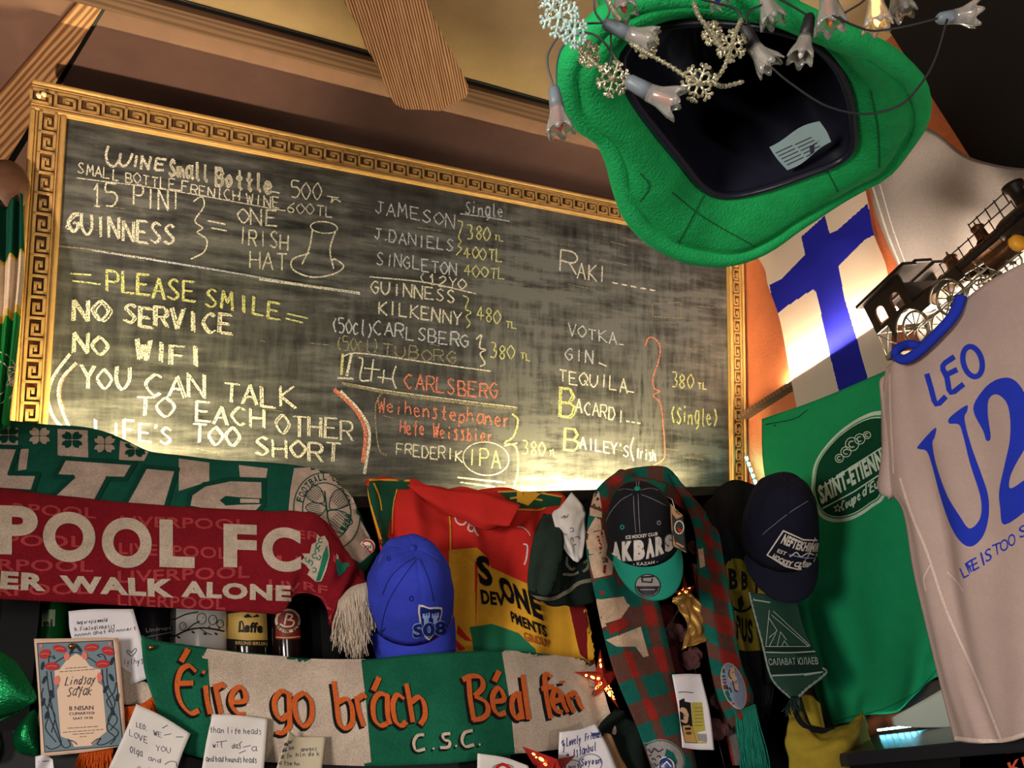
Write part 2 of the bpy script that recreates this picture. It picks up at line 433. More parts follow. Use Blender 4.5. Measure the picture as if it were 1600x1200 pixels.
# ---------------------------------------------------------------- LED strips
M_tape = mat('led_tape', (60, 58, 50), .6)
def led(name, a, b, n, col, strength, label, up=(0, 0, 1), r=.0035, group=None, lip=False):
    o = empty(name, (Vector(a)+Vector(b))/2, label, 'light', group)
    a, b = Vector(a), Vector(b); up = Vector(up)
    d = (b-a).normalized(); s = d.cross(up).normalized()
    bm = bmesh.new(); M = frame_M(a, d, s, up); box(bm, (0, -.006, 0), ((b-a).length, .006, .002), M); bmobj('tape', bm, M_tape, o)
    if lip:
        bm = bmesh.new(); box(bm, (-.01, .0125, 0), ((b-a).length+.01, .0145, .031), M); bmobj('light_stop_lip', bm, M_tape, o)  # unseen lip, added to keep the strip's light off the ceiling
    em = mat('led_glow_%d_%d' % (col[0], strength), (255, 255, 255), emit=col, estr=strength)
    bm = bmesh.new()
    for i in range(n):
        p = a.lerp(b, (i+.5)/n)+up*.004
        box(bm, (-.005, -.0035, -.002), (.005, .0035, .0022), frame_M(p, d, s, up))
    bmobj('diode', bm, em, o)['kind'] = 'stuff'
    return o
WARM = (255, 236, 175)
led('led_strip', (-.19, 1.545, E0+.506), (.10, 1.545, E0+.506), 20, WARM, 3200, 'light strip glowing behind the green and white scarf at the left end of the chalkboard', lip=True)
led('led_strip', (.88, 1.545, E0+.506), (1.48, 1.545, E0+.506), 38, WARM, 900, 'light strip glowing below the right end of the chalkboard behind the caps', lip=True)
led('led_strip', (1.785, .86, E0+.80), (1.785, 1.30, E0+.794), 30, (255, 236, 190), 420, 'light strip on the orange wall ledge behind the blue and white flag')
slab('trim_5', (1.757, .3, E0+.775), (1.8, 1.5, E0+.789), M_trim)
led('led_strip', (1.765, 1.535, E0+.50), (1.765, 1.535, E0+.66), 8, (120, 255, 235), 100, 'short turquoise light strip in the corner beside the dark blue cap', up=(0, -1, 0))

# ================================================================ ceiling fan
hub = None
M_blade = wood('oak_blade', (140, 90, 52), (236, 182, 128), 30, 1, stretch=12, dist=3, bump=.5, contrast=(.38, .60))
out = [(536,0),(552,28),(571,73),(587,98),(603,136),(617,163),(634,171),(663,171.5),(687,173.5),(704,163),(729,152),(732,138),(726,122),(713,98),(694,63),(664,0)]
BZ = E0+1.25
P3 = [at(x, y, 'Z', BZ) for x, y in out]
tipc = (P3[7]+P3[6])/2; rootc = (P3[0]+P3[-1])/2; ax = (rootc-tipc).normalized(); sd = Vector((-ax.y, ax.x, 0))
HUB = rootc+ax*.42
fan = empty('ceiling_fan', (HUB.x, HUB.y, BZ), 'wooden ceiling fan with one pale grained blade reaching over the chalkboard', 'fan')
def blade(par, rotz):
    bm = bmesh.new()
    loc = [((p-HUB).dot(sd), (p-HUB).dot(-ax), 0) for p in P3]
    w0 = loc[0][0]; w1 = loc[-1][0]
    loc = [(w0*.8+w1*.2, .16, 0)]+loc+[(w1*.8+w0*.2, .16, 0)]
    lo = [bm.verts.new((x, y, 0)) for x, y, z in loc]; hi = [bm.verts.new((x, y, .009)) for x, y, z in loc]
    bm.faces.new(lo); bm.faces.new(hi[::-1]); n = len(loc)
    for i in range(n): bm.faces.new((lo[i], hi[i], hi[(i+1) % n], lo[(i+1) % n]))
    o = bmobj('blade', bm, M_blade, par)
    o.matrix_world = frame_M((HUB.x, HUB.y, BZ), sd, -ax, (0, 0, 1)) @ Matrix.Rotation(rotz, 4, 'Z'); return o
for k in range(4): blade(fan, k*PI/2)
M_brass = mat('aged_brass', (150, 110, 60), .35, 1)
bm = bmesh.new(); lathe(bm, [(0, -.06), (.05, -.055), (.1, -.03), (.11, .0), (.11, .06), (.07, .09), (.02, .1), (.018, .17), (.05, .19), (.06, .25), (0, .25)], Matrix.Translation((HUB.x, HUB.y, BZ)))
bmobj('motor_housing', bm, M_brass, fan)
for k in range(4):
    bm = bmesh.new(); box(bm, (-.02, .1, .009), (.02, .24, .014), frame_M((HUB.x, HUB.y, BZ), sd, -ax, (0, 0, 1)) @ Matrix.Rotation(k*PI/2, 4, 'Z')); bmobj('blade_bracket', bm, M_brass, fan)

# ================================================================ chalkboard
TI = rad(24.6)
BO = Vector((-.200, 1.634, E0+.52)); BU = Vector((0, -math.sin(TI), math.cos(TI))); BN = Vector((0, -math.cos(TI), -math.sin(TI)))
BW, BH = 1.990, .9316
MB = frame_M(BO, (1, 0, 0), BU, BN)         # local x along, y up the board, z out of the face
board = empty('chalkboard', BO, 'large black chalkboard menu in a gold key-patterned frame leaning out from the wall', 'chalkboard')
def slate():
    m = bpy.data.materials.new('slate'); m.use_nodes = True; nt = m.node_tree; N, L = nt.nodes, nt.links
    b = N['Principled BSDF']; b.inputs['Roughness'].default_value = .55; b.inputs['Specular IOR Level'].default_value = .25
    tc = N.new('ShaderNodeTexCoord'); last = None
    def noise_(scale, vec, det=5):
        mp = N.new('ShaderNodeMapping'); mp.inputs['Scale'].default_value = vec; L.new(tc.outputs['Object'], mp.inputs['Vector'])
        n = N.new('ShaderNodeTexNoise'); n.inputs['Scale'].default_value = scale; n.inputs['Detail'].default_value = det; n.inputs['Roughness'].default_value = .65
        L.new(mp.outputs[0], n.inputs['Vector']); return n.outputs['Fac']
    def mth(op, a, c):
        q = N.new('ShaderNodeMath'); q.operation = op; q.use_clamp = op != 'SUBTRACT'
        for i, v in enumerate((a, c)):
            if isinstance(v, (int, float)): q.inputs[i].default_value = v
            else: L.new(v, q.inputs[i])
        return q.outputs[0]
    def rng(v, a, c, lo=0, hi=1):
        q = N.new('ShaderNodeMapRange'); q.inputs[1].default_value = a; q.inputs[2].default_value = c; q.inputs[3].default_value = lo; q.inputs[4].default_value = hi
        L.new(v, q.inputs[0]); return q.outputs[0]
    streak = noise_(5, (1, 6, 1), 9); vert = noise_(9, (5, .8, 1), 8); cloud = noise_(5, (1, 1.6, 1), 4); fine = noise_(160, (1, 3, 1), 2)
    d = mth('MULTIPLY', rng(streak, .48, .72), rng(cloud, .42, .68))
    d2 = mth('MULTIPLY', rng(vert, .5, .75), rng(cloud, .55, .72))
    d = mth('ADD', d, mth('MULTIPLY', d2, .7))
    # wiped patches, (centre, half size, strength) on the board in metres
    sep = N.new('ShaderNodeSeparateXYZ'); L.new(tc.outputs['Object'], sep.inputs[0])
    for (cx, cy, hx, hy, s) in SMUDGE:
        ex = rng(mth('DIVIDE', N_abs(N, L, mth('SUBTRACT', sep.outputs[0], cx)), hx), .55, 1.1, 1, 0)
        ey = rng(mth('DIVIDE', N_abs(N, L, mth('SUBTRACT', sep.outputs[1], cy)), hy), .55, 1.1, 1, 0)
        p = mth('MULTIPLY', mth('MULTIPLY', ex, ey), rng(vert if hy > hx*1.2 else streak, .36, .70))
        d = mth('ADD', d, mth('MULTIPLY', p, s*1.5))
    d = mth('MULTIPLY', d, rng(fine, .3, .6, .8, 1))
    mx = N.new('ShaderNodeMix'); mx.data_type = 'RGBA'; L.new(mth('MULTIPLY', d, .42), mx.inputs[0])
    mx.inputs[6].default_value = rgb(26, 26, 26); mx.inputs[7].default_value = rgb(150, 150, 146)
    L.new(mx.outputs[2], b.inputs['Base Color'])
    rr = rng(d, 0, 1, .5, .9); L.new(rr, b.inputs['Roughness'])
    return m
def N_abs(N, L, v):
    q = N.new('ShaderNodeMath'); q.operation = 'ABSOLUTE'; L.new(v, q.inputs[0]); return q.outputs[0]
def onboard(px, py):
    r = ray(px, py); t = (BO-EYE).dot(BN)/r.dot(BN); q = EYE+r*t-BO; return q.x, q.dot(BU)
SMUDGE = []
for (x0, y0, x1, y1, s) in [(100,200,560,440,.30),(480,540,560,620,.5),(725,340,870,470,.65),(840,400,900,470,.5),(740,460,860,620,.5),(985,530,1040,720,.7),(1020,450,1125,560,.5),(1035,600,1130,730,.45),(800,640,900,760,.7),(600,610,800,720,.35),(865,455,1010,545,.4),(760,730,1130,800,.35),(120,640,560,720,.15),(830,330,1130,770,.30),(700,330,900,760,.2),(580,330,720,440,.15)]:
    a = onboard(x0, y0); c = onboard(x1, y1); e = onboard(x0, y1); g = onboard(x1, y0)
    xs = [a[0], c[0], e[0], g[0]]; ys = [a[1], c[1], e[1], g[1]]
    SMUDGE.append((sum(xs)/4, sum(ys)/4, (max(xs)-min(xs))/2, (max(ys)-min(ys))/2, s))
bm = bmesh.new(); box(bm, (.02, .02, -.018), (BW-.02, BH-.02, 0))
panel = bmobj('slate_panel', bm, slate(), board); panel.matrix_world = MB
M_gold = mat('gilt_wood', (190, 148, 88), .42, .25, var=.22, vscale=30, bump=.25, bscale=200, spec=.4)
M_gdark = mat('gilt_recess', (92, 60, 34), .6, .1, var=.3, vscale=40)
FW = .062
def rail(M, length, w):
    """moulding: flat base, two raised beads, a sunken band with the key pattern as raised ribs; x along, y across from the outer edge"""
    bm = bmesh.new(); box(bm, (0, 0, -.02), (length, w, .010))
    box(bm, (0, 0, .010), (length, .009, .020), bev=.003); box(bm, (0, .010, .010), (length, .014, .015), bev=.0015)
    box(bm, (0, w-.009, .010), (length, w, .016), bev=.003); box(bm, (0, w-.0145, .010), (length, w-.0105, .014), bev=.0015)
    o = bmobj('frame_rail', bm, M_gold, board); o.matrix_world = M
    bm = bmesh.new(); box(bm, (.0, .0155, .0095), (length, w-.016, .0106)); q = bmobj('recess', bm, M_gdark, o); q.matrix_world = M
    bm = bmesh.new(); u = .0415; n = int(length/u); u = length/n; y0 = .0165; hh = w-.0335; t = .0052
    def seg(x0, a, b):
        ax_, ay, bx, by = x0+a[0]*u, y0+a[1]*hh, x0+b[0]*u, y0+b[1]*hh
        box(bm, (min(ax_, bx)-t/2, min(ay, by)-t/2+.001, .0106), (max(ax_, bx)+t/2, max(ay, by)+t/2+.001, .0165))
    for i in range(n):
        K = [(0, .05), (0, .95), (.78, .95), (.78, .36), (.34, .36), (.34, .62), (.52, .62)]
        for a, b in zip(K, K[1:]): seg(i*u, a, b)
        seg(i*u, (0, .05), (1, .05))
    k = bmobj('greek_key', bm, M_gold, o); k.matrix_world = M
FH = BH
rail(MB @ Matrix.Translation((0, FH, 0)) @ Matrix.Diagonal((1, -1, 1, 1)), BW, FW)            # top
rail(MB @ Matrix.Translation((0, FW, 0)), BW, -FW) if False else rail(MB, BW, FW)               # bottom
rail(MB @ Matrix.Translation((0, FH-FW, 0)) @ Matrix.Rotation(-PI/2, 4, 'Z') @ Matrix.Translation((0, 0, 0)) , FH-2*FW, FW)
rail(MB @ Matrix.Translation((BW, FH-FW, 0)) @ Matrix.Rotation(-PI/2, 4, 'Z') @ Matrix.Diagonal((1, -1, 1, 1)), FH-2*FW, FW)
# push pins in the corner
for i, (px, py) in enumerate([(61, 151), (69, 149)]):
    r = ray(px, py); t = (BO+BN*.02-EYE).dot(BN)/r.dot(BN); p = EYE+r*t
    o = empty('push_pin', p, ['cream push pin in the top left corner of the gold frame, the outer of two', 'cream push pin in the top left corner of the gold frame, the inner of two'][i], 'pin')
    bm = bmesh.new(); lathe(bm, [(0, .012), (.004, .011), (.005, .007), (.0035, .003), (.0045, 0), (0, 0)], frame_M(p, (1, 0, 0), BU, BN), 12); bmobj('head', bm, mat('cream_plastic', (225, 200, 160), .4), o)
    bm = bmesh.new(); tube(bm, [p, p-BN*.012], .0006, 6); bmobj('needle', bm, mat('steel', (170, 170, 170), .3, 1), o)

# ---------------------------------------------------------------- chalk writing (traced lines on the slate)
def chalk(name, col):
    m = bpy.data.materials.new(name); m.use_nodes = True; nt = m.node_tree; N, L = nt.nodes, nt.links
    b = N['Principled BSDF']; b.inputs['Base Color'].default_value = rgb(*col); b.inputs['Roughness'].default_value = 1; b.inputs['Specular IOR Level'].default_value = .05
    tc = N.new('ShaderNodeTexCoord'); n = N.new('ShaderNodeTexNoise'); n.inputs['Scale'].default_value = 420; n.inputs['Detail'].default_value = 3
    L.new(tc.outputs['Object'], n.inputs['Vector']); r = N.new('ShaderNodeMapRange'); r.inputs[1].default_value = .36; r.inputs[2].default_value = .56; r.inputs[3].default_value = .12
    L.new(n.outputs['Fac'], r.inputs[0]); L.new(r.outputs[0], b.inputs['Alpha']); return m
CW, CY, CB, CR_, CG = range(5)
CH = [chalk('chalk_white', (226, 220, 198)), chalk('chalk_yellow', (212, 212, 140)), chalk('chalk_pale', (196, 200, 205)), chalk('chalk_red', (216, 130, 104)), chalk('chalk_faint', (150, 140, 110))]
BT = BVHTree.FromPolygons([MB @ Vector(p) for p in ((-1, -1, .0), (BW+1, -1, 0), (BW+1, BH+1, 0), (-1, BH+1, 0))], [(0, 1, 2, 3)])
WR = []
def wr(o, body, a, b, h, w=2.2, mi=CW, dbl=0, jit=.075):
    (a, b) = Tz(*o, (a, b)); WR.extend(pen(body, a, b, h/o[2], w, mi, 1, dbl, jit))
def ln(o, pts, w=2.2, mi=CW, sm=4): WR.append(ribbon(Tz(*o, pts), w, mi, 1, sm))
A5 = (0, 180, 2.667); A6 = (0, 460, 2.667); A7 = (500, 280, 2.4); A8 = (840, 340, 2.857)
for q in ([(452,128),(442,165),(450,200),(475,214),(498,185),(503,158)], [(503,158),(498,195),(515,213),(538,195),(552,160)], [(570,168),(562,216)], [(588,222),(592,172),(618,224),(628,176)], [(652,180),(645,228)], [(652,180),(695,186)], [(648,202),(680,206)], [(645,228),(682,230)]): ln(A5, q, 4, CW, 4 if len(q) > 4 else 0); wr(A5, 'Small', (705,250), (885,278), 62, 2.6); wr(A5, 'Bottle', (900,290), (1150,328), 68, 2.8)
ln(A5, [(1130,318),(1165,325)]); wr(A5, '500', (1215,342), (1365,358), 72, 2); ln(A5, [(1362,338),(1412,345)], 2); ln(A5, [(1385,342),(1380,365),(1395,350),(1420,362)], 2)
wr(A5, 'SMALL BOTTLE FRENICH WINE', (325,242), (1175,392), 42, 1.9, CW); ln(A5, [(320,262),(700,312),(1190,400)], 1.4)
wr(A5, '.600TL', (1180,402), (1400,428), 44, 1.9)
wr(A5, '15', (380,372), (530,378), 92, 2.6); wr(A5, 'PINT', (555,378), (785,402), 82, 2.6, CW, 0)
wr(A5, 'GUINNESS', (280,492), (745,545), 84, 2.6, CW, 1); ln(A5, [(330,405),(275,465),(310,480)], 2)
ln(A5, [(805,360),(840,340),(850,380),(812,440),(845,470),(822,488),(862,520),(850,570),(795,600)], 2.2)
ln(A5, [(865,440),(940,455)]); ln(A5, [(880,470),(945,482)])
wr(A5, 'ONE', (990,448), (1185,468), 62, 2.6); wr(A5, 'IRISH', (995,535), (1215,565), 66, 2.4); wr(A5, 'HAT', (1040,640), (1225,652), 66, 2.4)
WR.append(ringd(*Tz(*A5, [(1350,468)])[0], 21, 9, 2, CW, rot=.1))
ln(A5, [(1302,475),(1290,550),(1258,622)], 2.4); ln(A5, [(1398,482),(1375,560),(1390,640)], 2.4)
ln(A5, [(1290,575),(1220,600),(1222,645),(1300,675),(1390,662),(1432,630),(1395,600),(1385,605)], 2.4)
ln(A5, [(380,562),(650,605),(900,645),(1160,690),(1500,745)], 2.6, CB); ln(A5, [(1080,683),(1500,742)], 4, CW, 0); ln(A5, [(230,545),(380,560),(650,600)], 1.6, CG)
ln(A5, [(290,660),(380,666)], 2.4, CY); ln(A5, [(302,690),(420,705)], 2.4, CY)
wr(A5, 'PLEASE', (445,732), (835,785), 82, 2.4, CY, 1); wr(A6, 'SMILE', (855,45), (1185,102), 72, 2.4, CY, 1); ln(A6, [(1195,80),(1282,100)], 2.4, CY); ln(A6, [(1190,100),(1262,118)], 2.4, CY)
wr(A6, 'NO', (305,102), (490,112), 82, 2.4, CW, 2); wr(A6, 'SERVICE', (510,118), (985,168), 78, 2.4, CW, 2)
wr(A6, 'NO', (305,240), (485,250), 78, 2.4, CW, 2); wr(A6, 'WIFI', (560,270), (880,305), 78, 2.4, CW, 2)
wr(A6, 'YOU', (335,388), (575,404), 88, 2.6, CW, 1); wr(A6, 'CAN', (605,412), (905,438), 88, 2.6, CW, 1); wr(A6, 'TALK', (930,447), (1275,482), 80, 2.4, CW, 1)
wr(A6, 'TO', (560,508), (770,514), 80, 2.6, CW, 1); wr(A6, 'EACH', (815,530), (1140,562), 74, 2.4, CW, 1); wr(A6, 'OTHER', (1150,582), (1490,612), 78, 2.2, CW, 1)
wr(A6, "LIFE'S", (395,592), (735,622), 72, 2.6, CW, 1); wr(A6, 'TOO', (800,615), (1030,642), 76, 2.4, CW, 1); wr(A6, 'SHORT', (1060,670), (1440,700), 76, 2.4, CW, 1)
ln(A6, [(292,248),(222,345),(200,430),(222,510),(262,558)], 5); ln(A6, [(318,285),(258,350),(243,420),(265,500),(292,560)], 4.4, CW); ln(A6, [(322,288),(266,350),(250,420),(268,480)], 2.6, CR_)
ln(A6, [(1392,395),(1480,480),(1522,570),(1512,700)], 6, CR_); ln(A6, [(1418,402),(1500,490),(1540,580),(1518,748)], 4.6, CW)
wr(A7, 'JAMESON', (205,125), (520,185), 48, 2, CB); wr(A7, 'J.DANIELS', (205,225), (515,275), 42, 2, CB); wr(A7, 'SINGLETON', (210,320), (525,362), 45, 2, CB); wr(A7, '(12YO', (370,388), (560,414), 38, 2, CW)
ln(A7, [(185,366),(400,388),(585,430)], 2); wr(A7, 'GUINNESS', (190,425), (520,464), 45, 2.4, CW); wr(A7, 'KILKENNY', (218,505), (545,550), 48, 2.4, CW)
wr(A7, '(50cl)', (45,572), (205,595), 55, 2.4, CB); wr(A7, 'CARLSBERG', (200,580), (575,634), 48, 2.4, CB); wr(A7, '(50cl)', (60,638), (230,655), 48, 2, CG); wr(A7, 'TUBORG', (235,662), (530,694), 45, 2.2, CG)
ln(A7, [(80,668),(130,652),(250,665),(420,690),(640,720)], 2); ln(A7, [(85,655),(80,735)], 4, CY, 0); ln(A7, [(118,655),(100,738)], 4, CW, 0); ln(A7, [(65,745),(125,748)], 3, CW, 0)
ln(A7, [(145,668),(160,680),(150,750),(185,755)], 2.6); ln(A7, [(200,675),(190,760)], 2.6, CW, 0); ln(A7, [(165,708),(225,715)], 2.2); ln(A7, [(240,715),(235,765)], 2.6, CW, 0); ln(A7, [(215,742),(275,750)], 2.2); ln(A7, [(285,700),(272,745),(285,785)], 2.4)
wr(A7, 'CARLSBERG', (318,782), (680,828), 54, 2.6, CR_); ln(A7, [(80,765),(250,800),(460,830),(740,862)], 4.5, CG); ln(A7, [(80,762),(300,800),(740,856)], 1.6)
wr(A7, 'Weihenstephaner', (218,872), (725,932), 50, 2.4, CR_); wr(A7, 'Hefe', (300,952), (405,964), 48, 2.4, CR_); wr(A7, 'Weissbier', (425,966), (655,992), 48, 2.4, CR_)
wr(A7, 'FREDERIK', (285,1030), (545,1060), 42, 2, CW); wr(A7, 'IPA', (555,1072), (700,1084), 60, 2.4, CY); WR.append(ringd(*Tz(*A7, [(622,1048)])[0], 36, 26, 1.7, CW, rot=.1))
ln(A7, [(515,1118),(695,1138)], 2.6, CW, 0); ln(A7, [(525,1136),(655,1154)], 2.4, CW, 0)
ln(A7, [(515,155),(534,165),(520,215),(528,235),(518,250),(530,262),(510,285)], 1.9, CY); wr(A7, 'Single', (545,128), (695,144), 44, 1.9, CB); ln(A7, [(525,130),(620,142),(710,158)], 1.7, CB)
wr(A7, '380', (553,226), (655,230), 52, 2, CY); wr(A7, 'TL', (652,228), (698,234), 20, 1.6, CY); wr(A7, '400TL', (540,296), (695,310), 42, 2, CY); wr(A7, '400TL', (540,362), (705,376), 42, 2, CY)
ln(A7, [(535,435),(556,450),(545,485),(566,500),(548,515),(562,540),(550,558)], 2, CY); wr(A7, '480', (588,530), (695,542), 52, 2, CY); wr(A7, 'TL', (695,556), (752,562), 22, 1.8, CY)
ln(A7, [(585,600),(605,585),(598,630),(620,640),(600,655),(618,690),(600,702)], 2.4, CW); wr(A7, '380', (638,668), (750,678), 50, 2, CY); wr(A7, 'TL', (752,674), (800,682), 22, 1.8, CY)
ln(A7, [(238,790),(208,850),(212,960),(225,1020),(250,1038)], 2, CG); wr(A7, '380', (758,1030), (862,1038), 50, 2.2, CY)
ln(A7, [(720,880),(742,905),(725,965),(692,990),(735,1005),(742,1090),(725,1160)], 3, CY); ln(A7, [(690,1000),(740,990)], 2.4, CW)
wr(A8, 'R', (95,240), (195,262), 98, 2.2, CW); wr(A8, 'AKI', (178,272), (335,295), 70, 2.2, CW)
for k in range(5): ln(A8, [(332+k*42,290+k*8),(358+k*42,295+k*8)], 2.2, CW, 0)
wr(A8, 'VOTKA', (135,525), (372,568), 50, 2, CB); ln(A8, [(362,565),(385,568)], 2, CB); wr(A8, 'GIN', (125,632), (270,652), 52, 2, CB); ln(A8, [(272,648),(310,665)], 2)
wr(A8, 'TEQUILA', (95,732), (415,782), 56, 2.2, CW); ln(A8, [(398,775),(430,780)], 2); wr(A8, 'B', (95,888), (185,896), 128, 2.4, CY, 1); wr(A8, 'ACARDI', (170,868), (395,916), 54, 2.2, CW)
for k in range(3): ln(A8, [(395+k*24,908+k*4),(410+k*24,911+k*4)], 2.2, CW, 0)
wr(A8, 'B', (115,1030), (200,1038), 100, 2.4, CY, 1); wr(A8, "AILEY'S", (188,1030), (420,1070), 50, 2.2, CW); wr(A8, '(', (405,1078), (450,1082), 105, 2); wr(A8, 'Irish', (440,1072), (535,1090), 46, 2.2, CW)
ln(A8, [(480,575),(492,540),(520,538),(545,575),(540,640),(515,710),(520,762),(545,775),(515,795),(548,830),(560,930),(568,1050),(555,1085),(518,1106)], 2.2, CR_)
wr(A8, '380', (598,755), (712,768), 60, 2.2, CY); wr(A8, 'TL', (715,764), (768,770), 26, 1.8, CY); wr(A8, 'TL', (52,1062), (90,1066), 26, 1.8, CY); wr(A8, '(Single)', (592,912), (812,932), 72, 2.2, CY)
ln(A8, [(510,385),(640,378),(640,450),(515,442),(510,385)], 1.2, CG, 0)
# stray dust lines
rn = random.Random(5)
for k in range(70):
    px, py = rn.uniform(100, 1110), rn.uniform(230, 730)
    ux, uy = onboard(px, py)
    if ux < .08 or uy > BH-.09 or uy < .05: continue
    l = rn.uniform(10, 50)
    ln((0, 0, 1), [(px, py), (px+l, py+l*.16+rn.uniform(-3, 3))], rn.uniform(.5, 1.1), CG, 0)
for k, nm in enumerate(('white_chalk_writing', 'yellow_chalk_writing', 'pale_chalk_writing', 'red_chalk_writing', 'faint_chalk_lines')):
    decal(nm, BT, [(s_[0], s_[1], 0, s_[3]) for s_ in WR if s_[2] == k], [CH[k]], board, 1, 30)

# ================================================================ bar shelving under the board
shelf = empty('shelving_unit', (.4, 1.54, E0-.8), 'black open shelving unit under the chalkboard hung with scarves and caps', 'shelf')
def part(name, lo, hi, m, par, bev=0):
    bm = bmesh.new(); box(bm, lo, hi, bev=bev); return bmobj(name, bm, m, par)
part('top_panel', (-.75, 1.37, E0+.475), (1.5, 1.80, E0+.50), M_black, shelf)
part('back_panel', (-.75, 1.72, 0), (1.5, 1.74, E0+.475), M_black, shelf)
part('shelf', (-.75, 1.39, E0+.075), (1.5, 1.72, E0+.095), M_black, shelf)
part('base_cabinet', (-.75, 1.38, 0), (1.5, 1.72, E0-.35), M_black, shelf)
M_stile = mat('black_gloss', (13, 12, 12), .55, spec=.2)
part('ledge_front', (-.75, 1.222, 0), (.60, 1.24, E0+.135), M_black, shelf)
for x0, x1 in ((-.75, -.72), (-.158, -.108), (.335, .365), (1.0, 1.03), (1.46, 1.5)):
    part('upright', (x0, 1.375, E0-.35), (x1, 1.72, E0+.475), M_stile, shelf)
# ================================================================ scarves and jerseys
def arctext(body, cx, cy, rx, ry, a0, a1, h, mi=0, lvl=2, bold=.03, flip=False):
    """capital letters set round an ellipse, angles in degrees measured clockwise from the right"""
    out = []; n = len(body)
    for i, c in enumerate(body):
        if c == ' ': continue
        b0 = rad(a0+(a1-a0)*(i+.12)/n); b1 = rad(a0+(a1-a0)*(i+.88)/n)
        o = [(cx+(rx)*math.cos(b), cy+(ry)*math.sin(b)) for b in (b0, b1)]; q = [(cx+(rx-h)*math.cos(b), cy+(ry-h)*math.sin(b)) for b in (b0, b1)]
        out.append(text(c, q, o, mi, lvl, bold) if flip else text(c, o, q, mi, lvl, bold))
    return out
def fringe(parent, edge, end, axis, val, n, r, m, layers=2, jit=5, seg=5, name='fringe', vend=None, wave=3, rnd=random.Random(11)):
    bm = bmesh.new(); E_ = [Vector((p[0], p[1], 0)) for p in edge]; D_ = [Vector((p[0], p[1], 0)) for p in end]
    for l in range(layers):
        for i in range(n):
            t = (i+rnd.random()*.8)/n; a = cr(E_, t); b = cr(D_, t)+Vector((rnd.uniform(-jit, jit), rnd.uniform(-jit, jit), 0))
            ph = rnd.uniform(0, 6.28); pts = []
            for k in range(seg+1):
                s = k/seg; q = a.lerp(b, s); q.x += math.sin(ph+s*5)*wave*s
                v0 = val-.004*l+rnd.uniform(-.004, .004)*s + ((vend-val)*s if vend else 0)
                pts.append(at(q.x, q.y, axis, v0))
            tube(bm, pts, [r*(1-.35*k/seg) for k in range(seg+1)], 5)
    return bmobj(name, bm, m, parent)
def clover(cx, cy, r, mi, lvl=2, rot=0, leaves=4, sy=.8):
    out = []
    for k in range(leaves):
        a = rot+PI/4+k*2*PI/leaves
        P = []
        for (u, v) in ((.08, .05), (.40, .36), (.70, .42), (.98, .24), (.84, 0), (.98, -.24), (.70, -.42), (.40, -.36), (.08, -.05)):
            x, y = u*r, v*r*.95; P.append((cx+x*math.cos(a)-y*math.sin(a), cy+(x*math.sin(a)+y*math.cos(a))*sy))
        out.append(poly(P, mi, lvl))
    return out
Z1 = (0, 640, 2.667)
def zp(o, pts, mi=0, lvl=1, sm=0): return poly(Tz(*o, pts), mi, lvl, sm)
def zr(o, pts, w, mi=0, lvl=1, sm=3, taper=False): return ribbon(Tz(*o, pts), w, mi, lvl, sm, taper)
wob = lambda s, a, ph=0: (lambda u, v: a*noise.noise(Vector((u*s+ph, v*s*.6, ph))))

